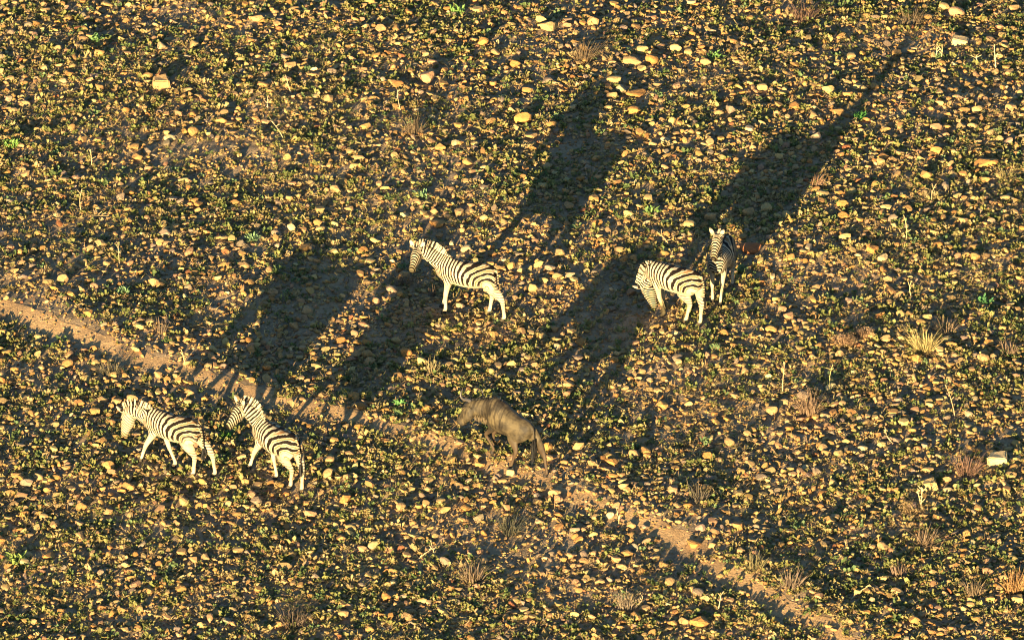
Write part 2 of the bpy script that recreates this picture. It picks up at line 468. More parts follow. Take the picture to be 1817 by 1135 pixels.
    amount = np.ones(len(V)); dark = np.zeros(len(V)); brown = np.zeros(len(V)); shadow = np.zeros(len(V)); bias = np.full(len(V), 0.0)
    legd = np.full(len(V), 1e9)
    for kind, LC, LA, LB in LEGS:
        li, ld = near(V, LC, np.maximum(LB, 0.03))
        mine = (ld < 1.35) & (z < 0.80)
        if kind == "hind":
            lw = sstep(-z, -0.80, -0.70) * mine
            ph = ph * (1 - lw) + (z / 0.062) * lw
            amt = sstep(z, 0.26, 0.55) * 0.72
            amount = np.where(mine, np.minimum(amount, amt + 0.25 * sstep(z, 0.74, 0.86)), amount)
            bias = np.where(mine, -0.25, bias)
        else:
            ph = np.where(mine & (z < 0.7), z / 0.07, ph)
            amount = np.where(mine, np.minimum(amount, sstep(z, 0.60, 0.84)), amount)
            bias = np.where(mine, -0.3, bias)
        foot = LC[-1]
        near_foot = (np.hypot(V[:, 0] - foot[0], V[:, 1] - foot[1]) < 0.11) & (z - foot[2] < 0.10)
        dark = np.where(near_foot, 0.86, dark)
    tor = (x > -0.6) & (x < 0.55) & (wn_ < 0.3)
    amount = np.where(tor & (N[:, 2] < -0.35), amount * sstep(N[:, 2], -0.85, -0.35), amount)
    amount = amount * sstep(r, 0.09, 0.19)
    shadow = sstep(-x, -0.1, 0.2) * (z > 0.74)
    dors = tor & (N[:, 2] > 0.75) & (np.abs(y) < 0.028)
    dark = np.where(dors, 0.85, dark)
    bias = bias + 0.12 * wn_; bias = np.where(wh > 0.5, 0.15, bias); brown = np.where(wh > 0.5, 0.22 * face_amount, brown); amount = np.where(wh > 0.5, amount * face_amount, amount)
    dark = np.maximum(dark, 0.75 * sstep(hs_, 0.47, 0.515) * (wh > 0.3))
    brown = np.maximum(brown, 0.85 * sstep(hs_, 0.36, 0.45) * (wh > 0.3))
    tailv = (x < -0.66)
    ph = np.where(tailv, z / 0.06, ph)
    ear = ((V - poll) @ (hn * 0.75 - face) > 0.14) & (hdist > 1.05) & (np.linalg.norm(V - poll, axis=1) < 0.32)
    amount = np.where(ear, 0.0, amount)
    eartip = ear & ((V - poll) @ unit(hn * 0.75 - face) > 0.205)
    dark = np.where(eartip, 0.7, dark)
    eb = poll - face * 0.01
    for nm_, av in (("stripe_phase", ph), ("stripe_amount", amount), ("stripe_bias", bias), ("dark", dark), ("brown", brown), ("shadow_stripe", shadow)):
        me.attributes.new(nm_, 'FLOAT', 'POINT').data.foreach_set("value", av.astype(np.float32))
    me.polygons.foreach_set("use_smooth", np.ones(len(me.polygons), bool))
    me.materials.clear(); me.materials.append(M_ZEBRA); me.name = "zebra_body"
    link("body", me, e)
    # ---- mane: upright striped brush along the crest
    bm = bmesh.new(); lay = bm.verts.layers.float.new("stripe_phase"); la = bm.verts.layers.float.new("stripe_amount"); lb = bm.verts.layers.float.new("stripe_bias")
    n = 90
    q = np.linspace(0.10, 1.0, n); idx = q * (len(NC) - 1)
    rs = random.Random(len(label))
    sides = np.array([s0, s0, s0 * 0.6 + hs * 0.4, hs, hs]); tq = np.linspace(0, 1, 5)
    for i, f in zip(range(n), idx):
        i0 = min(int(f), len(NC) - 2); fr = f - i0
        c = NC[i0] * (1 - fr) + NC[i0 + 1] * fr; t = unit(tn[i0]); rr = NR[i0] * (1 - fr) + NR[i0 + 1] * fr
        sd = unit(np.array([np.interp(f / (len(NC) - 1), tq, sides[:, k]) for k in range(3)])); sd = unit(sd - t * (sd @ t))
        up = np.cross(t, sd); up = up if up @ np.array([-t[2] * 0 - 0.3, 0, 1.0]) > 0 or up[2] > 0 else -up
        hgt = (0.085 + 0.03 * math.sin(math.pi * min(1, q[i] * 1.05))) * sstep(q[i], 0.08, 0.3) * rs.uniform(0.88, 1.1) + 0.02
        p = (arc[i0] * (1 - fr) + arc[i0 + 1] * fr - 0.10) / NLAM + np.interp(0.90, rg, cum)
        for _ in range(2):
            j = sd * rs.uniform(-0.012, 0.012)
            a0 = c + up * (rr - 0.03) + j
            lean = t * rs.uniform(-0.01, 0.02) + sd * rs.uniform(-0.012, 0.012)
            vs = []
            for (k1, k2, hh) in ((-1, -1, 0), (1, -1, 0), (1, 1, 0), (-1, 1, 0), (-.8, -.6, 1), (.8, -.6, 1), (.8, .6, 1), (-.8, .6, 1)):
                v = bm.verts.new(a0 + t * 0.0075 * k1 + sd * 0.013 * k2 + (up * (hgt + 0.03) + lean) * hh)
                v[lay] = p; v[la] = 1.0; v[lb] = -0.28; vs.append(v)
            for fc in ((0, 1, 5, 4), (1, 2, 6, 5), (2, 3, 7, 6), (3, 0, 4, 7), (4, 5, 6, 7)):
                bm.faces.new([vs[k] for k in fc])
    mm = bpy.data.meshes.new("zebra_mane"); bm.to_mesh(mm); bm.free(); mm.materials.append(M_ZEBRA)
    link("mane", mm, e)
    # ---- eyes and tail tuft
    for sg in (-1, 1):
        bm = bmesh.new(); bmesh.ops.create_uvsphere(bm, u_segments=10, v_segments=8, radius=0.02)
        bmesh.ops.translate(bm, verts=bm.verts, vec=Vector(poll + face * 0.13 + hs * sg * 0.112 + hn * 0.05))
        mm = bpy.data.meshes.new("zebra_eye"); bm.to_mesh(mm); bm.free(); mm.materials.append(M_EYE); link("eye", mm, e)
    link("tail_tuft", hair_mesh("zebra_tail_tuft", np.array(tail[1]) + [0, 0, 0.06], np.array([tail[1][0] - tail[0][0], tail[1][1] - tail[0][1], -0.3]), 0.30, 0.02, 40, M_BLACKHAIR, rs), e)
    return e

def hair_mesh(name, base, d, length, spread, n, mat, rs, width=0.012):
    d = unit(d); V = []; Fc = []
    for i in range(n):
        o = np.array([rs.gauss(0, spread * 0.6), rs.gauss(0, spread * 0.6), rs.uniform(-0.02, 0.02)])
        dd = unit(d + np.array([rs.gauss(0, 0.10), rs.gauss(0, 0.10), rs.gauss(0, 0.06)]))
        L = length * rs.uniform(0.6, 1.0)
        a = rs.uniform(0, math.pi); w = np.array([math.cos(a), math.sin(a), 0]) * width
        b = base + o; k = len(V)
        V += [b - w * 0.6, b + w * 0.6, b + dd * L * 0.55 + w, b + dd * L * 0.55 - w, b + dd * L + w * 0.2, b + dd * L - w * 0.2]
        Fc += [(k, k + 1, k + 2, k + 3), (k + 3, k + 2, k + 4, k + 5)]
    return mesh_np(name, V, Fc, mat)

def wildebeest(label, hooves, heading, scale, poll, face, side):
    root, ang, T = placed(hooves, heading, scale)
    e = bpy.data.objects.new("wildebeest", None); COL.objects.link(e)
    e.location = root; e.rotation_euler = (0, 0, ang); e.scale = (scale,) * 3
    tag(e, label, "wildebeest")
    rs = random.Random(3)
    bm = bmesh.new()
    torso = [(-0.66, 0, 0.98, 0.05, 0.06), (-0.60, 0, 0.98, 0.135, 0.165), (-0.46, 0, 0.96, 0.20, 0.235), (-0.26, 0, 0.945, 0.235, 0.265), (-0.04, 0, 0.965, 0.26, 0.30),
             (0.16, 0, 1.0, 0.26, 0.345), (0.34, 0, 1.055, 0.25, 0.395), (0.48, 0, 1.06, 0.215, 0.36), (0.60, 0, 1.03, 0.15, 0.27), (0.69, 0, 1.01, 0.09, 0.15)]
    loft(bm, torso, (0, 1, 0), 4, 20)
    poll = np.asarray(poll, float); face = unit(face)
    hs = unit(np.asarray(side, float) - face * (np.asarray(side, float) @ face))
    nb = np.array([0.40, 0, 1.10]); m1 = nb * 0.62 + poll * 0.38 + [0.03, -0.02, 0.02]; m2 = nb * 0.28 + poll * 0.72 + [0, 0, 0.0]
    neckp = [(*nb, 0.16, 0.29), (*m1, 0.135, 0.235), (*m2, 0.11, 0.18), (*poll, 0.085, 0.12), (*(poll + unit(poll - m2) * 0.05), 0.05, 0.06)]
    NC, NA, NR = loft(bm, neckp, [(0, 1, 0), (0, 1, 0), hs, hs], 5)
    hn = np.cross(face, hs)
    if hn @ unit(poll - m2) < 0: hn = -hn
    head = [(*(poll + face * t * 0.9 + hn * off), a, b) for t, a, b, off in ((-0.08, 0.06, 0.08, 0.0), (0.0, 0.12, 0.16, 0), (0.10, 0.138, 0.19, -0.04), (0.22, 0.12, 0.18, -0.05),
            (0.34, 0.10, 0.145, -0.03), (0.44, 0.096, 0.125, -0.02), (0.52, 0.10, 0.115, -0.02), (0.57, 0.07, 0.07, -0.016), (0.595, 0.035, 0.035, -0.016))]
    HC, HA, HB = loft(bm, head, hs, 3, 14)
    for s in (-1, 1):
        b0 = poll + hs * s * 0.08 + face * 0.03
        ed = unit(hs * s + face * 0.35 - hn * 0.2)
        loft(bm, [(*b0, 0.02, 0.02), (*(b0 + ed * 0.07), 0.02, 0.04), (*(b0 + ed * 0.14), 0.016, 0.036), (*(b0 + ed * 0.2), 0.01, 0.012)], hn, 2, 10)
    S = dict(thick=0.98, shx=0.46, shz=0.98, elz=0.74, hipx=-0.45, hipz=0.93, long=0.98, fold={1: 0.17, -1: 0.03})
    LEGS = []
    for kind, sg, tt in (("front", 1, T[0]), ("front", -1, T[1]), ("hind", 1, T[2]), ("hind", -1, T[3])):
        LEGS.append((kind, *loft(bm, leg_points(kind, 0.125 * sg, tt, sg, S), (0, 1, 0), 4, 12)))
    loft(bm, [(-0.60, 0, 1.10, 0.04, 0.04), (-0.68, 0, 1.03, 0.03, 0.03), (-0.72, 0.02, 0.85, 0.02, 0.02), (-0.74, 0.03, 0.65, 0.016, 0.016)], (0, 1, 0), 4, 8)
    me, V, N = fuse(bm, 0.0135, 4)
    x, y, z = V.T
    hs_ = (V - poll) @ face
    hd = near(V, HC, np.maximum(HA, HB))[1]; nd = near(V, NC, NR)[1]
    inh = (hd < nd + 0.1) & (hs_ > -0.05)
    dark = 0.85 * sstep((V - poll) @ hn, 0.0, 0.06) * inh
    dark = np.maximum(dark, 0.8 * inh * sstep(hs_, 0.40, 0.5))
    brown = np.zeros(len(V)); brind = sstep(x, -0.25, 0.1) * sstep(z, 0.6, 0.75)
    for kind, LC, LA, LB in LEGS:
        ld = near(V, LC, np.maximum(LB, 0.03))[1]
        m = (ld < 1.3) & (z < 0.78)
        brown = np.where(m, np.maximum(brown, 0.8 * sstep(-z, -0.78, -0.5)), brown)
        foot = LC[-1]
        dark = np.where((np.hypot(x - foot[0], y - foot[1]) < 0.11) & (z - foot[2] < 0.085), 0.85, dark)
    for nm_, av in (("dark", dark), ("brown", brown), ("brindle", brind * (brown < 0.2))):
        me.attributes.new(nm_, 'FLOAT', 'POINT').data.foreach_set("value", av.astype(np.float32))
    me.polygons.foreach_set("use_smooth", np.ones(len(me.polygons), bool))
    me.materials.clear(); me.materials.append(M_GNU); me.name = "wildebeest_body"
    link("body", me, e)
    # horns sweep out sideways, dip and curl up and in
    for s in (-1, 1):
        bm = bmesh.new()
        b0 = poll + hs * s * 0.03 + hn * 0.06 - face * 0.09
        up = unit(hn * 0.6 - face * 0.8)
        loft(bm, [(*b0, 0.045, 0.04), (*(b0 + hs * s * 0.10 + up * 0.02), 0.036, 0.032), (*(b0 + hs * s * 0.21 + up * 0.03), 0.026, 0.025), (*(b0 + hs * s * 0.29 + up * 0.08), 0.021, 0.021),
                  (*(b0 + hs * s * 0.30 + up * 0.17), 0.016, 0.016), (*(b0 + hs * s * 0.25 + up * 0.26), 0.007, 0.007)], face, 4, 10)
        mm = bpy.data.meshes.new("wildebeest_horn"); bm.to_mesh(mm); bm.free(); mm.materials.append(M_HORN)
        mm.polygons.foreach_set("use_smooth", np.ones(len(mm.polygons), bool)); link("horn", mm, e)
        bm = bmesh.new(); bmesh.ops.create_uvsphere(bm, u_segments=10, v_segments=8, radius=0.022)
        bmesh.ops.translate(bm, verts=bm.verts, vec=Vector(poll + face * 0.16 + hs * s * 0.088 + hn * 0.03))
        mm = bpy.data.meshes.new("wildebeest_eye"); bm.to_mesh(mm); bm.free(); mm.materials.append(M_EYE); link("eye", mm, e)
    # mane along the crest of neck and shoulder hump, beard under the throat, long tail hair
    tn = np.gradient(NC, axis=0); V2 = []; F2 = []
    crest = [(np.array([cx, 0, cz]), np.array([0.15, 0, 1.0])) for cx, cz in ((0.18, 1.335), (0.26, 1.385), (0.34, 1.41), (0.42, 1.41))]
    for i in range(2, len(NC) - 3):
        t = unit(tn[i]); sd = np.array([0, 1.0, 0]) * (1 - i / len(NC)) + hs * i / len(NC); sd = unit(sd - t * (sd @ t)); up = np.cross(t, sd); up = up if up[2] > 0 else -up
        crest.append((NC[i] + up * (NR[i] - 0.03), up))
    for c, up in crest:
        for _ in range(9):
            b = c + np.array([rs.gauss(0, 0.03), rs.gauss(0, 0.015), 0]); dd = unit(unit(up) + np.array([rs.gauss(0, .2), rs.gauss(0, .45), -0.1]))
            L = rs.uniform(0.05, 0.09); w = np.array([1, 0.3, 0]) * 0.010; k = len(V2)
            V2 += [b - w, b + w, b + dd * L * 0.6 + w, b + dd * L * 0.6 - w, b + dd * L + w * .2, b + dd * L - w * .2]
            F2 += [(k, k + 1, k + 2, k + 3), (k + 3, k + 2, k + 4, k + 5)]
    link("mane", mesh_np("wildebeest_mane", V2, F2, M_BLACKHAIR), e)
    V2 = []; F2 = []
    for i in range(260):
        f = rs.uniform(0.15, 0.98); j = min(int(f * (len(NC) - 1)), len(NC) - 2)
        t = unit(tn[j]); sd = unit(np.array([0, 1.0, 0]) - t * t[1]); dn = np.cross(t, sd); dn = dn if dn[2] < 0 else -dn
        b = NC[j] + dn * (NR[j] - 0.03) + sd * rs.gauss(0, 0.03); L = rs.uniform(0.09, 0.20)
        dd = unit(np.array([rs.gauss(0, .15), rs.gauss(0, .15), -1])); a = rs.uniform(0, 3.1); w = np.array([math.cos(a), math.sin(a), 0]) * 0.011; k = len(V2)
        V2 += [b - w, b + w, b + dd * L * .6 + w, b + dd * L * .6 - w, b + dd * L + w * .2, b + dd * L - w * .2]
        F2 += [(k, k + 1, k + 2, k + 3), (k + 3, k + 2, k + 4, k + 5)]
    link("beard", mesh_np("wildebeest_beard", V2, F2, M_BEARD), e)
    link("tail_hair", hair_mesh("wildebeest_tail_hair", np.array([-0.73, 0.03, 0.80]), np.array([-0.03, 0.0, -1]), 0.55, 0.025, 110, M_BLACKHAIR, rs, 0.012), e)
    return e

zebra("zebra standing side-on with raised head and pricked ears, nearest the picture's middle",
      [(788, 557), (785, 545), (892, 571), (866, 558)], 159, 1.0, (1.16, 0.10, 1.38), (-0.02, 0.36, -0.27), fine=0.94, offset=0.3, tail=((-0.68, 0.03, 0.95), (-0.69, 0.05, 0.70)))
zebra("zebra grazing with its lowered head curled back towards its forelegs",
      [(1176, 562), (1177, 553), (1215, 573), (1240, 578)], 149, 0.98, (0.80, 0.0, 0.58), (-0.20, -0.02, -0.38), side=(0, 1, 0), shift=0.03, fine=1.06, offset=0.65, belly=1.05, tail=((-0.69, 0, 0.95), (-0.70, 0, 0.65)))
zebra("zebra facing the viewer head-on behind the grazing zebra, head up",
      [(1278, 542), (1264, 537), (1299, 509), (1281, 502)], -103, 0.98, (0.68, 0.03, 1.70), (0.30, -0.02, -0.40), fine=1.0, offset=0.1)
zebra("zebra walking with lowered head, leftmost animal of the herd",
      [(249, 819), (309, 829), (341, 846), (379, 846)], 147, 1.0, (1.12, 0.13, 1.07), (0.02, 0.09, -0.42), side=(-0.05, 1, 0.1), shift=0.11, fine=0.97, offset=0.8, face_amount=0.65)
zebra("zebra seen from behind, walking away in front of the wildebeest with striped rump showing",
      [(443, 831), (489, 850), (514, 867), (534, 873)], 130, 1.0, (1.00, 0.19, 1.43), (0.0, 0.30, -0.31), belly=1.06, fine=1.08, offset=0.45)
wildebeest("grey-brown wildebeest with dark curved horns and long tail climbing from the worn path",
           [(874, 806, 0.02), (873, 797), (905, 832), (968, 846)], 138, 0.95, (1.02, 0.16, 1.12), (0.22, 0.12, -0.44), (0.28, 0.96, 0))

# ------------------------------------------------------------------ stones
def stone_shape(seed, sub):
    r = random.Random(seed); bm = bmesh.new(); bmesh.ops.create_icosphere(bm, subdivisions=sub, radius=1.0)
    planes = [(Vector((r.gauss(0, 1), r.gauss(0, 1), r.gauss(0, 0.8))).normalized(), r.uniform(0.42, 0.80)) for _ in range(r.randint(7, 11))]
    ph = [r.uniform(0, 6.28) for _ in range(6)]
    for v in bm.verts:
        p = v.co
        p *= 1 + 0.10 * math.sin(2.1 * p.x + ph[0]) * math.sin(2.7 * p.y + ph[1]) + 0.08 * math.sin(3.3 * p.z + ph[2] + 2 * p.x)
        for n, d in planes:
            k = p.dot(n) - d
            if k > 0: p -= n * k * 0.95
    V = np.array([list(v.co) for v in bm.verts]); Fc = np.array([[v.index for v in f.verts] for f in bm.faces]); bm.free()
    V -= (V.max(0) + V.min(0)) / 2; V /= (V.max(0) - V.min(0)) / 2
    return V, Fc
PALETTE = [("ochre", (0.27, 0.148, 0.048)), ("tan", (0.26, 0.158, 0.066)), ("pale yellow", (0.30, 0.200, 0.078)), ("pinkish", (0.26, 0.142, 0.070)), ("grey-brown", (0.18, 0.126, 0.078)),
           ("cream", (0.36, 0.255, 0.125)), ("rusty", (0.21, 0.080, 0.030)), ("orange", (0.29, 0.138, 0.038))]
PW_ = np.array([0.30, 0.27, 0.16, 0.07, 0.09, 0.02, 0.01, 0.08]); PW_ /= PW_.sum()
SHAPES = ["rounded", "blocky", "flattish", "lumpy", "angular", "wedge-shaped", "oval", "knobbly"]
def block_shape(seed):
    r = random.Random(seed); bm = bmesh.new(); bmesh.ops.create_cube(bm, size=2.0)
    for v in bm.verts: v.co += Vector((r.uniform(-.28, .28), r.uniform(-.28, .28), r.uniform(-.22, .22)))
    bmesh.ops.bevel(bm, geom=bm.edges[:], offset=0.16, segments=2, affect='EDGES')
    bmesh.ops.triangulate(bm, faces=bm.faces[:]); bmesh.ops.subdivide_edges(bm, edges=bm.edges[:], cuts=1); bmesh.ops.triangulate(bm, faces=bm.faces[:])
    for v in bm.verts: v.co += v.co.normalized() * r.uniform(-.05, .05)
    V = np.array([list(v.co) for v in bm.verts]); Fc = np.array([[v.index for v in f.verts] for f in bm.faces]); bm.free()
    V -= (V.max(0) + V.min(0)) / 2; V /= (V.max(0) - V.min(0)) / 2
    return V, Fc
V_SH = [stone_shape(100 + i, 3) for i in range(16)] + [block_shape(200 + i) for i in range(3)]
M_SH = [mesh_np("stone", v, f, M_STONE, smooth=False) for v, f in V_SH]
LO_SH = [stone_shape(300 + i, 2) for i in range(14)]
PB_SH = [stone_shape(500 + i, 1) for i in range(10)]

# named stones: photo pixel, width and height in photo pixels, colour index, label
NAMED = [
 (285, 146, 32, 25, 1, "large square tan stone alone high up on the leftmost part of the slope"),
 (758, 138, 33, 30, 3, "big pinkish boulder casting a shadow, above the head of the side-on zebra"),
 (959, 34, 20, 18, 2, "pale upper stone of the pair at the top edge, beside the twiggy bush"),
 (970, 46, 36, 19, 2, "long pale lower stone of the pair at the top edge, beside the twiggy bush"),
 (1053, 37, 22, 21, 1, "rounded tan stone directly above the dry twiggy bush near the top edge"),
 (1157, 105, 24, 21, 7, "round orange stone casting a dark shadow at the tip of a zebra's shadow"),
 (1201, 85, 22, 19, 2, "pale round stone up the slope from the round orange stone"),
 (1123, 107, 34, 17, 1, "long tan slab just left of the round orange stone"),
 (1089, 141, 28, 16, 2, "flat yellow stone below the long tan slab near the top"),
 (1128, 165, 38, 13, 7, "low orange slab lying across the end of the side-on zebra's shadow"),
 (928, 209, 32, 24, 7, "big orange lump of rock above the side-on zebra, beside its head's shadow"),
 (943, 241, 28, 12, 1, "flat tan slab just below the big orange lump of rock"),
 (1225, 212, 18, 13, 2, "pale stone with a small dark shadow between the two long zebra shadows"),
 (1470, 159, 25, 21, 2, "large yellow wedge of stone left of the longest zebra shadow's tip"),
 (1411, 188, 24, 15, 7, "orange triangular stone left of the longest shadow, under the yellow wedge"),
 (1703, 73, 30, 18, 5, "cream oblong stone beside the tall straw stalks near the top right"),
 (1698, 21, 30, 25, 3, "large pinkish stone at the top edge, right of a yellow one"),
 (1675, 12, 19, 15, 2, "yellow stone at the top edge touching a larger pinkish one"),
 (1799, 14, 19, 13, 1, "tan stone in the top right corner of the slope"),
 (1661, 225, 22, 16, 3, "oval pinkish stone right of the longest zebra shadow"),
 (1725, 223, 18, 14, 2, "bright yellow stone, the right one of two side by side"),
 (1706, 223, 17, 13, 1, "tan stone, the left one of two side by side"),
 (1794, 190, 22, 15, 1, "tan stone at the right edge below the tall straw stalk"),
 (1774, 246, 16, 13, 2, "yellow stone near the right edge, below the pair of stones"),
 (1748, 288, 46, 17, 7, "broad low orange slab near the right edge, upper part of the slope"),
 (1770, 814, 38, 25, 5, "bright cream rectangular block with the long dark shadow near the right edge"),
 (1331, 439, 38, 22, 6, "red-brown lump of rock right of the zebra that faces the viewer"),
 (1548, 442, 18, 14, 7, "orange blocky stone in the open ground right of the facing zebra"),
 (1513, 427, 14, 13, 2, "yellow stone up and left of the orange blocky stone on open ground"),
 (1497, 382, 22, 13, 7, "orange oval stone right of the facing zebra's shadow"),
 (1488, 342, 17, 11, 7, "orange stone against the edge of the facing zebra's shadow"),
 (1460, 343, 24, 11, 2, "row of pale flat rock at the shadow edge below the orange twig"),
 (1645, 562, 18, 16, 2, "round pale yellow stone above the big straw-coloured grass tuft"),
 (1530, 795, 18, 14, 5, "pale pointed stone in the lower right ground, centre of three"),
 (1564, 788, 15, 13, 2, "pale yellow stone in the lower right ground, right of the pointed stone"),
 (1486, 803, 19, 14, 2, "pale yellow stone in the lower right ground, left of the pointed stone"),
 (1400, 760, 17, 12, 7, "orange stone under the fan-shaped dry bush"),
 (1649, 859, 28, 20, 2, "long pale boulder left of the red twiggy bush below the cream block"),
 (1680, 850, 18, 13, 1, "brown-shaded oval stone behind the long pale boulder"),
 (1682, 869, 18, 13, 5, "cream angular stone right of the long pale boulder"),
 (1805, 1062, 22, 16, 2, "pale square stone at the foot of the russet grass clump by the right edge"),
 (1752, 1012, 20, 18, 3, "pinkish round stone beside the russet grass clump by the right edge"),
 (1780, 1024, 20, 15, 2, "pale stone leaning against the russet grass clump by the right edge"),
 (1241, 1103, 34, 20, 7, "wide orange-red rock on the bottom edge, larger of two touching"),
 (1213, 1100, 20, 14, 1, "tan rock on the bottom edge, smaller of two touching"),
 (1020, 1091, 16, 18, 2, "pale upright stone at the bottom edge, left of the straw tuft"),
 (1229, 963, 30, 14, 7, "bright orange slab lying beside the worn path"),
 (1121, 930, 17, 14, 1, "tan stone at the upper margin of the worn path, near its lower end"),
 (1313, 976, 18, 13, 1, "tan oval stone right of the worn path's lower stretch"),
 (1221, 897, 17, 12, 7, "orange round stone uphill of the worn path's lower stretch"),
 (1482, 918, 20, 15, 1, "rounded tan stone with a dark hollow in the lower right ground"),
 (1452, 989, 18, 14, 1, "oval tan stone below the rounded stone with a dark hollow"),
 (609, 1088, 20, 16, 1, "triangular tan stone at the bottom edge below the rear-view zebra"),
 (505, 1004, 28, 18, 1, "long tan stone, left in a row of three below the rear-view zebra"),
 (545, 998, 18, 14, 3, "pinkish stone, right in a row of three below the rear-view zebra"),
 (561, 1022, 17, 16, 4, "grey-brown upright stone under a row of three"),
 (86, 985, 28, 12, 7, "flat orange slab right of the bright green spiky plant"),
 (44, 911, 19, 13, 7, "orange oval stone stacked on its twin near the left edge"),
 (44, 901, 17, 12, 1, "tan stone resting behind its orange twin near the left edge"),
 (78, 917, 17, 15, 2, "yellow stone right of the orange twins near the left edge"),
 (192, 907, 17, 14, 1, "upper tan stone of the stack below the leftmost zebra's path"),
 (326, 889, 20, 18, 2, "yellow curled stone under the hind hooves of the leftmost zebra"),
 (216, 870, 16, 12, 7, "orange stone down the slope from the leftmost zebra's fore hooves"),
 (275, 861, 20, 12, 1, "tan stone between the leftmost zebra's hooves and the yellow curled stone"),
 (905, 837, 15, 15, 5, "cream block under the wildebeest's near hind hoof"),
 (886, 784, 18, 10, 7, "orange oval stone under the belly of the wildebeest"),
 (972, 792, 18, 20, 7, "orange jagged stone behind the wildebeest's tail"),
 (974, 812, 16, 13, 1, "tan stone behind the wildebeest's hind hoof"),
 (377, 618, 19, 14, 2, "yellow stone below the shadow of the leftmost zebra's hind legs"),
 (183, 708, 19, 12, 1, "oval tan stone up the slope left of the leftmost zebra"),
 (157, 555, 20, 15, 7, "orange stone on the upper edge of the worn path near the left edge"),
 (247, 578, 22, 12, 2, "yellow twin stones above the worn path near the left edge"),
 (148, 465, 18, 14, 2, "pale stone on its own left of the leftmost zebra shadow"),
 (227, 340, 26, 11, 7, "flat orange stone in the left part of the slope, above the dry stalks"),
 (1200, 590, 17, 10, 5, "small cream slab below the grazing zebra's hind hooves"),
 (1219, 616, 26, 12, 7, "orange pair-like slab with a dark shadow below the grazing zebra"),
 (1285, 590, 17, 13, 7, "orange stone below and right of the grazing zebra's hind hooves"),
 (1090, 637, 18, 11, 7, "orange oval stone in the dappled edge of the wildebeest's shadow"),
 (1086, 547, 18, 10, 4, "grey stone lying wholly in the wildebeest's shadow, left of the grazing zebra"),
 (1107, 549, 17, 9, 4, "grey flat stone in shade just left of the grazing zebra's muzzle"),
 (983, 583, 18, 14, 1, "tan stone at the left rim of the wildebeest's shadow"),
 (520, 605, 15, 11, 4, "blue-grey flat stone inside the leftmost zebra's body shadow"),
 (545, 590, 20, 13, 4, "grey lump inside the shadow of the leftmost zebra"),
 (1059, 395, 20, 14, 7, "orange angular stone between the side-on zebra and the grazing one"),
 (568, 406, 17, 12, 2, "yellow stone above the walking zebras' shadows, on sunlit ground"),
 (620, 370, 18, 12, 1, "tan round stone up the slope from the walking zebras' shadows"),
 (775, 396, 30, 12, 7, "orange slab above the side-on zebra's ears"),
 (740, 358, 17, 13, 1, "tan stone straight up the slope from the side-on zebra's muzzle"),
]
stones = []     # x, y, semi-axes a (across), b (depth), c (height), colour, shape, rot, label
def ground_scale(py):
    p = at(908, py); q = to_px(p + Vector((1, 0, 0))); return q[0] - to_px(p)[0]
for px, py, w, h, ci, lab in NAMED:
    s = ground_scale(py); p = at(px, py + h * 0.32)
    a = w / s / 2; c = max(h / s / 2 / 1.0, 0.04)
    stones.append([p.x, p.y, a, a * random.uniform(0.75, 1.0), c * 0.92, ci, 16 + len(lab) % 3 if any(k in lab for k in ('block', 'square', 'oblong')) else random.randrange(16), random.gauss(0, 0.3), lab])

def area_points(n, x0=-15.5, x1=15.5, y0=-21, y1=25):
    return rng.uniform(x0, x1, n), rng.uniform(y0, y1, n)
HOOVES = [at(*p) for p in ((788, 557), (785, 545), (892, 571), (866, 558), (1176, 562), (1177, 553), (1215, 573), (1240, 578), (1278, 542), (1264, 537), (1299, 509), (1281, 502), (249, 819), (309, 829),
          (341, 846), (379, 846), (443, 831), (489, 850), (514, 867), (534, 873), (874, 806), (873, 797), (905, 832), (968, 846))]
def clear_of(x, y, gap, named=True):
    ok = np.ones(len(x), bool)
    for h in HOOVES: ok &= (np.hypot(x - h.x, (y - h.y) * 0.8) > gap + 0.10)
    if named:
        for s in stones[:len(NAMED)]: ok &= ((x - s[0]) ** 2 + (y - s[1]) ** 2 > (s[2] + gap) ** 2)
    return ok
pw = lambda x, y: path_dist(x, y) + 0.26 * vnoise(x, y, 0.8, 41) + 0.16 * vnoise(x, y, 0.28, 42) + 0.08 * np.clip((np.asarray(x) + 5.0) / 6.0, 0, 1)
bare = lambda x, y: 0.6 * vnoise(x, y, 3.2, 51) + 0.4 * vnoise(x, y, 1.1, 52)

def dense(n, seedden, gap, path_keep, bare_keep):
    x, y = area_points(n)
    k = np.where(pw(x, y) < PW * 1.0, path_keep, 1.0) * np.where(pw(x, y) < PW + 0.35, 0.6 + 0.4 * path_keep, 1.0) * np.where(bare(x, y) < -0.42, bare_keep, 1.0)
    k = k * np.clip(0.60 + 0.42 * vnoise(x, y, 1.5, seedden) + 0.25 * vnoise(x, y, 4.0, seedden + 1), 0.05, 1)
    m = (rng.uniform(0, 1, n) < k) & clear_of(x, y, gap)
    return x[m], y[m]

# medium stones (many thousands); the 300 that show largest become objects, the rest one mass
x, y = dense(100000, 61, 0.10, 0.06, 0.7)
d = np.clip(np.exp(rng.normal(math.log(0.108), 0.36, len(x))), 0.06, 0.27)
o = np.argsort(-d); x, y, d = x[o], y[o], d[o]
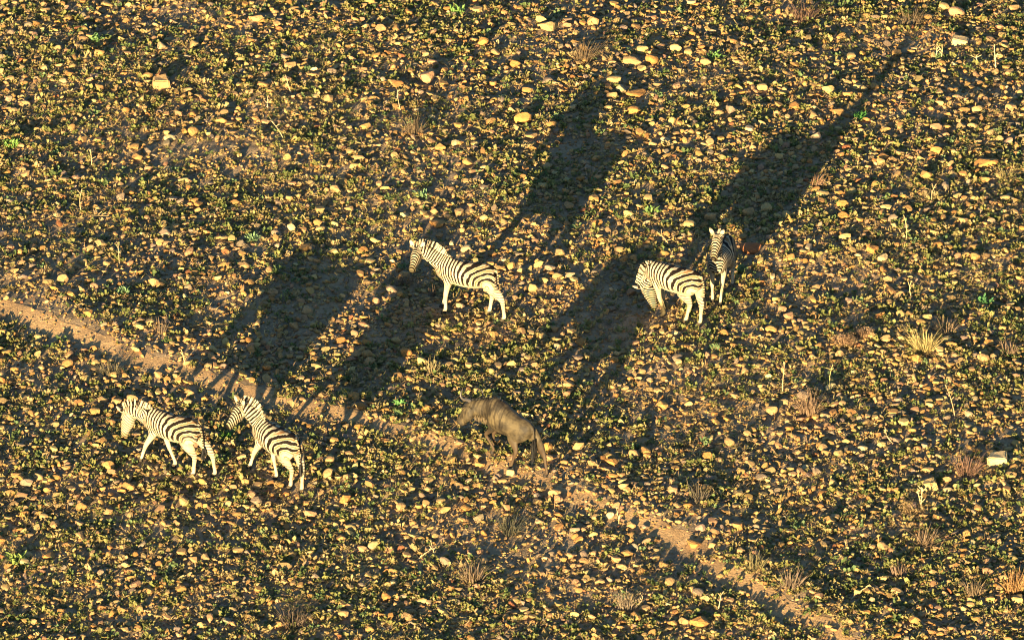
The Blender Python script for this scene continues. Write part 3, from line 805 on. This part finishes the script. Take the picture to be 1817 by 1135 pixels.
# thin out overlaps on a coarse lattice
keep = np.ones(len(x), bool); cell = {}
for i in range(len(x)):
    kx, ky = int(x[i] // 0.28), int(y[i] // 0.28); okk = True
    for ax in (-1, 0, 1):
        for ay in (-1, 0, 1):
            for j in cell.get((kx + ax, ky + ay), ()):
                if (x[i] - x[j]) ** 2 + (y[i] - y[j]) ** 2 < (0.33 * (d[i] + d[j])) ** 2: okk = False; break
            if not okk: break
        if not okk: break
    if okk: cell.setdefault((kx, ky), []).append(i)
    else: keep[i] = False
x, y, d = x[keep], y[keep], d[keep]
ci = rng.choice(len(PALETTE), len(x), p=PW_)
in_frame = np.array([(lambda q: 8 < q[0] < 1809 and 8 < q[1] < 1127)(to_px((x[i], y[i], 0))) if i < 900 else False for i in range(len(x))])
pick = np.where(in_frame)[0][:300 - len(NAMED)]
for i in pick:
    stones.append([x[i], y[i], d[i] / 2, d[i] / 2 * random.uniform(0.7, 1.0), d[i] / 2 * random.uniform(0.5, 0.85), int(ci[i]), random.randrange(16), random.uniform(0, 6.28), None])
rest = np.ones(len(x), bool); rest[pick] = False

# landmarks for telling the stones apart
LAND = [((831, 505), 70, "side-on zebra"), ((1195, 515), 60, "grazing zebra"), ((1276, 470), 40, "zebra facing the viewer"), ((300, 780), 75, "leftmost zebra"), ((485, 790), 60, "rear-view zebra"), ((885, 765), 75, "wildebeest")]

def scatter_mesh(name, SH, X, Y, D, C, mat, sink, flat):
    n = len(X); which = rng.integers(0, len(SH), n)
    th = rng.uniform(0, 6.283, n); sx = D / 2; sy = D / 2 * rng.uniform(0.5, 1.0, n); sz = D / 2 * rng.uniform(*flat, n)
    Z = height(X, Y) + sz * (1 - sink)
    VV, FF, TT = [], [], []; base = 0
    for k, (v, f) in enumerate(SH):
        s = np.where(which == k)[0]
        if not len(s): continue
        a = rng.uniform(-0.7, 0.7, len(s))
        lx = v[None, :, 0] * sx[s, None]; ly = v[None, :, 1] * sy[s, None]; lz = v[None, :, 2] * sz[s, None] + lx * np.sin(a)[:, None] * 0.6
        c, sn = np.cos(th[s])[:, None], np.sin(th[s])[:, None]
        P = np.stack([lx * c - ly * sn + X[s, None], lx * sn + ly * c + Y[s, None], lz + Z[s, None]], -1)
        VV.append(P.reshape(-1, 3)); FF.append((f[None] + (np.arange(len(s)) * len(v))[:, None, None] + base).reshape(-1, 3))
        TT.append(np.repeat(C[s], len(v), axis=0)); base += len(s) * len(v)
    return mesh_np(name, np.concatenate(VV), np.concatenate(FF), mat, np.concatenate(TT))
def colours(n, idx=None):
    idx = rng.choice(len(PALETTE), n, p=PW_) if idx is None else idx
    base = np.array([p[1] for p in PALETTE])[idx]
    return base * rng.uniform(0.7, 1.15, (n, 1)) * rng.uniform(0.93, 1.07, (n, 3))
o = link("scattered_stones", scatter_mesh("scattered_stones", LO_SH, x[rest], y[rest], d[rest], colours(int(rest.sum()), ci[rest]), M_STONES, 0.34, (0.40, 0.72)))
tag(o, "countless smaller tan and ochre stones strewn over the whole slope", "stones", kind="stuff")
px_, py_ = dense(170000, 63, 0.02, 0.5, 1.0)
pd = np.clip(np.exp(rng.normal(math.log(0.050), 0.33, len(px_))), 0.022, 0.10)
o = link("pebbles", scatter_mesh("pebbles", PB_SH, px_, py_, pd, colours(len(px_)), M_STONES, 0.30, (0.45, 0.8)))
tag(o, "pebbles and gravel lying between the stones", "pebbles", kind="stuff")

# ------------------------------------------------------------------ low weeds, straw litter
def leaves(X, Y, n_per, length, elev, width, cols, spread, zoff=0.0, curve=0.3):
    """rhomb leaves radiating from each plant's base"""
    n = len(X); i = np.repeat(np.arange(n), n_per); m = len(i)
    az = rng.uniform(0, 6.283, m); el = rng.uniform(elev[0], elev[1], m); L = length[i] * rng.uniform(0.6, 1.1, m)
    off = rng.uniform(0, 1, m) ** 0.5 * spread[i]; oa = rng.uniform(0, 6.283, m)
    bx = X[i] + off * np.cos(oa); by = Y[i] + off * np.sin(oa); bz = height(bx, by) + zoff + rng.uniform(0, 0.35, m) * length[i]
    dx, dy, dz = np.cos(az) * np.cos(el), np.sin(az) * np.cos(el), np.sin(el)
    w = L * width * rng.uniform(0.7, 1.2, m); sx, sy = -np.sin(az) * w, np.cos(az) * w
    tw = rng.uniform(-0.5, 0.5, m) * w
    B = np.stack([bx, by, bz], -1); D_ = np.stack([dx, dy, dz], -1) * L[:, None]; S_ = np.stack([sx, sy, tw], -1)
    M_ = B + D_ * 0.55 + [0, 0, 0]; M_[:, 2] += L * 0.08
    T_ = B + D_; T_[:, 2] -= L * curve * 0.3
    V = np.stack([B, M_ + S_, T_, M_ - S_], 1).reshape(-1, 3)
    Fq = (np.arange(m) * 4)[:, None] + np.arange(4)[None]
    c = cols[i] * rng.uniform(0.8, 1.2, (m, 1))
    return V, Fq, np.repeat(c, 4, axis=0)
LEAFC = np.array([(0.108, 0.115, 0.030), (0.155, 0.145, 0.040), (0.072, 0.098, 0.028), (0.21, 0.165, 0.058), (0.28, 0.20, 0.085), (0.095, 0.135, 0.050)])
LP = np.array([0.22, 0.26, 0.11, 0.22, 0.14, 0.05])
x2, y2 = dense(118000, 71, -0.02, 0.09, 0.7)
k2 = vnoise(x2, y2, 2.4, 73) + rng.normal(0, 0.45, len(x2)) > -0.55
x2, y2 = x2[k2], y2[k2]
lc = LEAFC[rng.choice(6, len(x2), p=LP)]
size = np.clip(np.exp(rng.normal(math.log(0.068), 0.38, len(x2))), 0.03, 0.16)
Vv, Fv, Cv = leaves(x2, y2, 13, size, (0.15, 1.35), 0.30, lc, size * 0.75)
o = link("ground_cover", mesh_np("ground_cover", Vv, Fv, M_LEAF, Cv))
tag(o, "low olive and yellow-green weeds growing among the stones", "weeds", kind="stuff")
x3, y3 = dense(60000, 75, -0.02, 0.6, 1.0)
sc_ = np.array([(0.40, 0.28, 0.11), (0.30, 0.19, 0.08), (0.22, 0.14, 0.07)])[rng.choice(3, len(x3))]
Vs, Fs, Cs = leaves(x3, y3, 5, rng.uniform(0.08, 0.2, len(x3)), (0.0, 0.6), 0.035, sc_, np.full(len(x3), 0.07), 0.01, 0.1)
o = link("dry_grass_litter", mesh_np("dry_grass_litter", Vs, Fs, M_STRAW, Cs))
tag(o, "dry straw and fallen grass blades strewn on the soil", "straw", kind="stuff")

# ------------------------------------------------------------------ single plants
YELLOW, BROWN, RUSSET = (0.34, 0.26, 0.10), (0.13, 0.088, 0.048), (0.25, 0.135, 0.052)
def blade_tuft(name, px, py, h, spread, n, col, seed, lean=(0, 0), width=0.009, droop=0.25, base=0.08, plume=0.0):
    r = random.Random(seed); p = at(px, py); V, Fc, C = [], [], []
    for i in range(n):
        a = r.uniform(0, 6.283); rad = base * math.sqrt(r.random())
        b = np.array([rad * math.cos(a), rad * math.sin(a), -0.02]); out = r.gauss(0, 1) * spread; oa = a + r.gauss(0, 0.5)
        L = h * r.uniform(0.45, 1.05); tip = b + np.array([abs(out) * math.cos(oa) + lean[0] * L, abs(out) * math.sin(oa) + lean[1] * L, L])
        pts = []
        for t in (0, 0.35, 0.7, 1.0):
            q = b * (1 - t) + tip * t + np.array([math.cos(oa), math.sin(oa), 0]) * abs(out) * 0.4 * (t * t - t) - np.array([0, 0, 1]) * droop * L * t ** 3 * r.uniform(0.3, 1)
            pts.append(q)
        wa = r.uniform(0, 3.14); w = np.array([math.cos(wa), math.sin(wa), 0]); k = len(V)
        for q, ww in zip(pts, (1.0, 0.9, 0.7, 0.25)): V += [q - w * width * ww, q + w * width * ww]
        Fc += [(k, k + 1, k + 3, k + 2), (k + 2, k + 3, k + 5, k + 4), (k + 4, k + 5, k + 7, k + 6)]
        c = np.array(col) * r.uniform(0.65, 1.2); C += [c] * 8
        if plume and r.random() < plume:
            for _ in range(14):
                k = len(V); q = pts[3] + np.array([r.gauss(0, .05), r.gauss(0, .05), r.gauss(0, .035)]); s = 0.022
                dd = np.array([r.gauss(0, 1), r.gauss(0, 1), r.gauss(0, 1)]); dd /= np.linalg.norm(dd); ee = np.cross(dd, [0.3, 0.5, 0.8])
                V += [q - dd * s, q + ee * s * 0.4, q + dd * s, q - ee * s * 0.4]; Fc += [(k, k + 1, k + 2, k + 3)]; C += [np.array(col) * 1.25] * 4
    me = mesh_np(name, V, Fc, M_STRAW, np.array(C))
    o = link(name, me); o.location = p
    return o
TUFTS = [  # px, py of the base, height, spread, blades, colour, lean, plume, name, label, category
 (1035, 108, 0.60, 0.34, 150, BROWN, (0.15, 0), 0, "dry_bush", "brown twiggy dry bush near the top edge, middle of the slope"),
 (738, 240, 0.62, 0.24, 110, BROWN, (0, 0), 0, "dry_bush", "thin brown bush up the slope above the side-on zebra's head"),
 (1425, 36, 0.55, 0.38, 130, (0.125, 0.071, 0.046), (0, 0), 0, "dry_bush", "dark reddish dry bush at the top edge, right of the middle"),
 (1618, 45, 0.5, 0.28, 90, BROWN, (0, 0), 0, "dry_bush", "small brown twiggy bush beside the yellow stone at the top edge"),
 (1434, 735, 0.62, 0.24, 130, (0.189, 0.119, 0.070), (-0.05, 0), 0.3, "dry_bush", "fan-shaped dry bush with fluffy tan heads in the lower right ground"),
 (1716, 842, 0.55, 0.30, 150, (0.148, 0.083, 0.054), (0.1, 0), 0, "dry_bush", "reddish twiggy bush left of the bright cream block"),
 (838, 1030, 0.60, 0.24, 110, (0.138, 0.094, 0.059), (0, 0), 0, "dry_bush", "brown dry bush near the bottom edge below the wildebeest"),
 (1112, 1082, 0.55, 0.18, 80, (0.192, 0.143, 0.093), (0, 0), 0.15, "dry_bush", "pale brown stalky bush at the bottom edge left of the worn path"),
 (1800, 1050, 0.66, 0.22, 190, RUSSET, (0.05, 0), 0, "grass_clump", "dense russet grass clump by the right edge near the bottom"),
 (1640, 968, 0.5, 0.26, 110, (0.161, 0.106, 0.062), (0.2, 0), 0, "dry_bush", "brown sprawling bush in the bottom right ground"),
 (1403, 1044, 0.55, 0.18, 90, (0.156, 0.107, 0.072), (0.1, 0), 0, "grass_clump", "tall brown grass clump right of the worn path's lower end"),
 (1338, 1008, 0.5, 0.22, 90, (0.151, 0.126, 0.057), (0.05, 0), 0, "grass_clump", "olive-brown grass clump beside the worn path's lower end"),
 (1594, 1022, 0.45, 0.12, 70, (0.173, 0.113, 0.074), (0, 0), 0, "grass_clump", "narrow reddish grass clump in the bottom right ground"),
 (1725, 1058, 0.48, 0.16, 90, (0.173, 0.118, 0.069), (0, 0), 0, "grass_clump", "brown grass clump left of the russet clump by the right edge"),
 (1640, 625, 0.62, 0.24, 240, YELLOW, (-0.08, 0), 0, "grass_tuft", "large straw-yellow grass tuft on the right side of the slope"),
 (1680, 590, 0.5, 0.18, 60, (0.207, 0.137, 0.078), (0, 0), 0, "grass_tuft", "thin brown grass tuft behind the large straw-yellow tuft"),
 (1790, 628, 0.42, 0.16, 70, (0.161, 0.107, 0.067), (0, 0), 0, "grass_tuft", "brown grass tuft near the right edge, right of the straw-yellow tuft"),
 (1500, 612, 0.26, 0.08, 170, (0.228, 0.138, 0.074), (0, 0), 0.6, "grass_tuft", "fluffy orange seed heads left of the straw-yellow grass tuft"),
 (1535, 598, 0.22, 0.05, 120, (0.240, 0.150, 0.081), (0, 0), 0.6, "grass_tuft", "small fluffy orange tuft between seed heads and the straw-yellow tuft"),
 (718, 503, 0.32, 0.18, 110, (0.173, 0.119, 0.074), (0.1, 0), 0.2, "grass_tuft", "brown tuft under the chin of the side-on zebra"),
 (768, 527, 0.36, 0.05, 30, (0.081, 0.054, 0.036), (0, 0), 0, "grass_tuft", "dark reddish stalks right in front of the side-on zebra's foreleg"),
 (1240, 890, 0.62, 0.24, 70, (0.094, 0.074, 0.049), (0, 0), 0, "dry_bush", "dark thin twigs uphill of the worn path's lower stretch"),
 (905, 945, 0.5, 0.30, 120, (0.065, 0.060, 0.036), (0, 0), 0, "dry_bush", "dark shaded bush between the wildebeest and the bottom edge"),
 (520, 1110, 0.45, 0.32, 130, (0.087, 0.060, 0.040), (0, 0), 0, "dry_bush", "dark brown bush at the bottom edge below the rear-view zebra"),
 (195, 665, 0.4, 0.22, 90, (0.105, 0.085, 0.045), (0, 0), 0, "dry_bush", "dark scrubby bush above the leftmost zebra beside the worn path"),
 (285, 590, 0.5, 0.08, 40, (0.127, 0.088, 0.058), (0, 0), 0, "grass_clump", "thin dark upright stalks above the worn path left of the long shadows"),
 (767, 662, 0.46, 0.10, 60, (0.231, 0.177, 0.088), (0.12, 0), 0, "grass_clump", "straw stalks in the gap between the wildebeest and the zebra shadows"),
 (1447, 330, 0.42, 0.10, 50, (0.215, 0.121, 0.067), (0.1, 0), 0, "grass_clump", "orange stalks at the right edge of the facing zebra's shadow"),
 (1050, 318, 0.42, 0.13, 26, (0.231, 0.167, 0.098), (0.15, 0), 0, "grass_clump", "few pale stalks standing inside the side-on zebra's shadow"),
 (1075, 690, 0.25, 0.12, 70, YELLOW, (0, 0), 0, "grass_tuft", "short yellow grass tuft right of the wildebeest's shadow edge"),
 (1650, 352, 0.34, 0.12, 70, (0.277, 0.208, 0.104), (0.1, 0), 0, "grass_tuft", "pale tuft in the open ground right of the facing zebra, upper one"),
 (1785, 320, 0.30, 0.22, 90, YELLOW, (0.1, 0), 0, "grass_tuft", "straw-yellow spreading tuft near the right edge below the orange slab"),
 (1615, 908, 0.2, 0.16, 100, (0.251, 0.167, 0.078), (0, 0), 0.5, "grass_tuft", "low fluffy golden tuft at the foot of forked pale stalks"),
]
for i, (px, py, h, sp, n, col, lean, plume, nm_, lab) in enumerate(TUFTS):
    o = blade_tuft(nm_, px, py, h, sp, n, col, 900 + i, lean, 0.0058, 0.42, 0.08 + sp * 0.35, plume)
    tag(o, lab, "dry bush" if "bush" in nm_ else "grass", "dry bushes and grass tufts on the slope")

STALKS = [  # base px, tip px, rise of the tip in metres, thickness, colour, label
 ((1768, 128), (1764, 78), 0.62, 0.014, (0.60, 0.45, 0.22), "tall pale dry stalk standing near the top right corner"),
 ((1663, 106), (1663, 74), 0.42, 0.012, (0.62, 0.47, 0.22), "twin pale stalk left of the cream oblong stone, taller one"),
 ((1669, 104), (1671, 78), 0.35, 0.010, (0.62, 0.47, 0.22), "twin pale stalk left of the cream oblong stone, shorter one"),
 ((1740, 118), (1734, 96), 0.28, 0.010, (0.55, 0.40, 0.2), "short pale stalk left of the tall stalk near the top right corner"),
 ((518, 168), (507, 132), 0.48, 0.010, (0.42, 0.32, 0.17), "thin leaning stalk in the upper left, above the tan stones"),
 ((477, 195), (476, 168), 0.34, 0.009, (0.45, 0.32, 0.18), "short upright stalk in the upper left below the leaning stalk"),
 ((504, 250), (480, 212), 0.45, 0.010, (0.40, 0.30, 0.16), "bent stalk arching leftward in the upper left ground"),
 ((712, 198), (705, 160), 0.5, 0.009, (0.42, 0.31, 0.18), "thin stalk beside the brown bush above the side-on zebra"),
 ((163, 295), (161, 264), 0.4, 0.010, (0.48, 0.34, 0.16), "yellowish stalk near the left edge, upper ground"),
 ((146, 378), (146, 335), 0.55, 0.009, (0.38, 0.28, 0.15), "tall upright stalk near the left edge, middle ground"),
 ((212, 468), (210, 430), 0.5, 0.008, (0.36, 0.27, 0.16), "grey upright stalk in the ground left of the long zebra shadows"),
 ((205, 382), (158, 393), 0.25, 0.010, (0.44, 0.31, 0.15), "dry branch lying nearly flat between two upright stalks near the left edge"),
 ((1188, 437), (1166, 410), 0.3, 0.012, (0.48, 0.32, 0.15), "leaning tan twig in the shade above the grazing zebra"),
 ((334, 682), (322, 618), 0.75, 0.016, (0.46, 0.33, 0.15), "tall bent straw stalk beside the worn path above the leftmost zebra"),
 ((1606, 430), (1604, 380), 0.5, 0.009, (0.55, 0.40, 0.16), "upright yellow stalk in the open ground right of the facing zebra"),
 ((1619, 530), (1617, 497), 0.45, 0.010, (0.55, 0.40, 0.18), "upright pale stalk above the large straw-yellow tuft"),
 ((1535, 535), (1583, 505), 0.12, 0.014, (0.50, 0.28, 0.11), "orange-brown fallen branch above the fluffy seed heads"),
 ((1655, 360), (1661, 325), 0.45, 0.008, (0.45, 0.30, 0.15), "thin stalk rising from the upper pale tuft on the right"),
 ((1635, 905), (1628, 870), 0.42, 0.010, (0.56, 0.42, 0.2), "forked pale stalk above the golden tuft, left prong"),
 ((1638, 907), (1637, 866), 0.48, 0.010, (0.56, 0.42, 0.2), "forked pale stalk above the golden tuft, right prong"),
 ((1506, 1065), (1545, 1037), 0.14, 0.014, (0.46, 0.34, 0.17), "straight fallen stick on the ground in the bottom right part"),
 ((1274, 1085), (1279, 1052), 0.42, 0.011, (0.5, 0.37, 0.2), "upright pale stalk by the orange-red rock at the bottom edge"),
 ((1122, 1074), (1140, 1056), 0.2, 0.009, (0.5, 0.38, 0.2), "leaning stalk on the pale brown stalky bush at the bottom edge"),
 ((775, 990), (764, 957), 0.3, 0.010, (0.48, 0.36, 0.2), "pale bent twig, upright half of a forked one, below the wildebeest"),
 ((730, 1000), (766, 972), 0.18, 0.010, (0.45, 0.34, 0.19), "pale bent twig, slanting half of a forked one, below the wildebeest"),
 ((1388, 698), (1392, 640), 0.7, 0.011, (0.44, 0.30, 0.15), "tall pinkish stalk up the slope from the fan-shaped dry bush"),
 ((1475, 698), (1478, 645), 0.55, 0.010, (0.45, 0.36, 0.13), "tall yellowish stalk right of the fan-shaped dry bush"),
 ((1590, 790), (1572, 764), 0.25, 0.008, (0.52, 0.38, 0.2), "thin slanting straw beside the trio of pale stones"),
 ((1695, 742), (1677, 680), 0.65, 0.010, (0.42, 0.26, 0.13), "long leaning reddish stalk in the right-hand ground below the straw-yellow tuft"),
 ((1097, 930), (1095, 908), 0.26, 0.010, (0.5, 0.38, 0.18), "short pale stalk standing on the worn path's lower stretch"),
 ((1735, 975), (1712, 985), 0.06, 0.008, (0.55, 0.45, 0.28), "pale curved straw lying in the bottom right ground"),
 ((1126, 330), (1128, 317), 0.3, 0.009, (0.5, 0.38, 0.2), "slender pale stalk between the two long zebra shadows"),
]
for i, (b, tpx, rise, th, col, lab) in enumerate(STALKS):
    r = random.Random(40 + i); pb = at(*b)
    # the tip lies in the upright plane through the base: sideways offset in metres, the rest as lean away
    s = ground_scale(b[1]); dx = (tpx[0] - b[0]) / s
    up_px = (b[1] - tpx[1]) / s; dyy = (up_px - rise * math.cos(TILT)) / math.sin(TILT); dyy = max(-0.5, min(0.5, dyy))
    tip = Vector((dx, dyy, rise))
    bm = bmesh.new(); k = 6; pts = []
    bend = Vector((r.uniform(-1, 1), r.uniform(-1, 1), 0)) * 0.06
    for j in range(k + 1):
        t = j / k; q = tip * t + bend * 4 * t * (1 - t); pts.append((q.x, q.y, q.z - 0.02, th * (1 - 0.65 * t), th * (1 - 0.65 * t)))
    sd = unit(np.cross(np.array(tip), [0.31, 0.52, 0.2]))
    loft(bm, pts, sd, 2, 6)
    # side twigs or leaf sheaths
    for _ in range(3):
        t = r.uniform(0.35, 0.95); q = tip * t + bend * 4 * t * (1 - t); dd = Vector((r.uniform(-1, 1), r.uniform(-1, 1), r.uniform(0.2, 1))).normalized() * r.uniform(0.06, 0.16)
        loft(bm, [(*q, th * .5, th * .5), (*(q + dd * .5), th * .4, th * .4), (*(q + dd), th * .15, th * .15)], sd + np.array([.1, .2, .3]), 2, 5)
    me = bpy.data.meshes.new("dry_stalk"); bm.to_mesh(me); bm.free()
    ca = me.color_attributes.new("tint", 'FLOAT_COLOR', 'POINT'); ca.data.foreach_set("color", np.tile(np.array([*col, 1.0], np.float32), len(me.vertices)))
    me.materials.append(M_STRAW)
    o = link("dry_stalk", me); o.location = pb
    tag(o, lab, "dry stalk", "dry stalks and twigs on the slope")

GREENS = [
 (30, 1000, 0.24, (0.19, 0.24, 0.06), "bright green spiky plant in the bottom left corner"),
 (403, 778, 0.15, (0.10, 0.22, 0.03), "small bright green plant between the two walking zebras"),
 (708, 720, 0.14, (0.10, 0.22, 0.06), "small bright green plant left of the wildebeest's horns"),
 (1524, 212, 0.18, (0.05, 0.15, 0.03), "green leafy plant in the dark of the longest zebra shadow"),
 (1268, 106, 0.20, (0.11, 0.20, 0.05), "fresh green plant at the top, right of the round orange stone"),
 (812, 25, 0.20, (0.13, 0.22, 0.05), "fresh green plant at the top edge near its middle"),
 (446, 428, 0.18, (0.15, 0.22, 0.10), "pale grey-green plant above the leftmost zebra's shadow"),
 (752, 352, 0.20, (0.13, 0.20, 0.09), "pale green plant straight up the slope from the side-on zebra"),
 (1155, 382, 0.20, (0.12, 0.19, 0.05), "green plant above the grazing zebra on sunlit ground"),
 (168, 74, 0.18, (0.13, 0.22, 0.07), "fresh green plant high up near the left edge"),
 (219, 524, 0.18, (0.14, 0.21, 0.09), "pale green plant above the worn path near the left edge"),
 (1748, 540, 0.18, (0.06, 0.15, 0.05), "dark green plant near the right edge above the straw-yellow tuft"),
 (20, 262, 0.20, (0.14, 0.24, 0.05), "bright green plant at the left edge, upper ground"),
]
for i, (px, py, s, col, lab) in enumerate(GREENS):
    p = at(px, py)
    V, Fq, C = leaves(np.array([p.x]), np.array([p.y]), 46, np.array([s]), (0.25, 1.3), 0.17, np.array([col]), np.array([s * 0.7]))
    V = V - np.array([p.x, p.y, p.z])
    o = link("weed_plant", mesh_np("weed_plant", V, Fq, M_LEAF, C)); o.location = p
    tag(o, lab, "weed", "fresh green plants on the slope")

# ------------------------------------------------------------------ the 300 largest stones as objects
LANDP = [(c, lab) for c, r_, lab in LAND]
EXTRA = [((1035, 90), "twiggy bush at the top"), ((1640, 600), "straw-yellow grass tuft"), ((1434, 705), "fan-shaped bush"), ((1716, 828), "red twiggy bush"), ((1770, 814), "bright cream block"),
         ((1800, 1020), "russet grass clump"), ((838, 1010), "brown bush at the bottom"), ((1112, 1060), "stalky bush at the bottom"), ((30, 995), "green spiky plant"), ((1331, 439), "red-brown rock"),
         ((758, 138), "pinkish boulder"), ((285, 146), "square tan stone"), ((1157, 105), "round orange stone"), ((1470, 159), "yellow wedge stone"), ((1425, 30), "reddish bush at the top"), ((1703, 73), "cream oblong stone"),
         ((738, 220), "thin brown bush"), ((330, 650), "tall bent stalk"), ((195, 655), "dark scrubby bush"), ((928, 209), "orange lump of rock"), ((1748, 288), "broad orange slab"), ((505, 1004), "row of three stones"),
         ((905, 935), "dark shaded bush"), ((1338, 995), "olive grass clump"), ((1240, 880), "dark thin twigs"), ((146, 360), "tall stalk near the left edge"), ((446, 428), "grey-green plant"), ((520, 1100), "dark bush at the bottom edge"),
         ((1240, 1103), "orange-red rock"), ((44, 911), "orange twin stones"), ((550, 560), "leftmost zebra's shadow"), ((1070, 270), "side-on zebra's shadow"), ((1370, 320), "facing zebra's shadow"), ((1080, 520), "wildebeest's shadow"),
         ((10, 10), "top left corner"), ((1807, 10), "top right corner"), ((10, 1125), "bottom left corner"), ((1807, 1125), "bottom right corner"), ((908, 5), "top edge's middle"), ((650, 1130), "bottom edge")]
LM = LANDP + EXTRA
DIRS = ["right of", "above and right of", "above", "above and left of", "left of", "below and left of", "below", "below and right of"]
used = set(); seen_shape = {}
order = sorted(range(len(stones)), key=lambda i: -stones[i][2])
for i in order:
    X_, Y_, a, b, c, ci_, sh, rot, lab = stones[i]
    zz = float(height(X_, Y_))
    o = link("stone", M_SH[sh]); o.location = (X_, Y_, zz + c * 0.62); o.rotation_euler = (random.gauss(0, 0.10), random.gauss(0, 0.10), rot); o.scale = (a, b, c)
    base = np.array(PALETTE[ci_][1]) * random.uniform(0.88, 1.12); o.color = (*base, 1)
    if lab is None:
        q = to_px((X_, Y_, zz)); w = 2 * a * 82
        sz = "large" if w > 20 else ("medium-sized" if w > 17 else "smallish")
        cand = sorted((math.hypot(q[0] - m[0][0], q[1] - m[0][1]), m) for m in LM)
        nm_c = PALETTE[ci_][0]
        for extra in range(4):
            for dist, m in cand[:8]:
                ang = math.atan2(m[0][1] - q[1], q[0] - m[0][0]); dr = DIRS[int(round(ang / (math.pi / 4))) % 8]
                n = dist / 100
                ds = "just" if n < 0.5 else "half a zebra length" if n < 0.8 else "one zebra length" if n < 1.3 else "one and a half zebra lengths" if n < 1.8 else "two zebra lengths" if n < 2.4 else "three zebra lengths" if n < 3.5 else "far"
                lab = f"{sz} {nm_c} stone {ds} {dr} the {m[1]}" if extra == 0 else f"{sz} {SHAPES[sh % 8]} {nm_c} stone {ds} {dr} the {m[1]}"
                if lab not in used and len(lab.replace("-", "").split()) <= 16: break
                lab = None
            if lab: break
        lab = lab or f"{sz} {nm_c} stone lying among the others"
    used.add(lab)
    tag(o, lab, "stone", "stones lying on the slope")
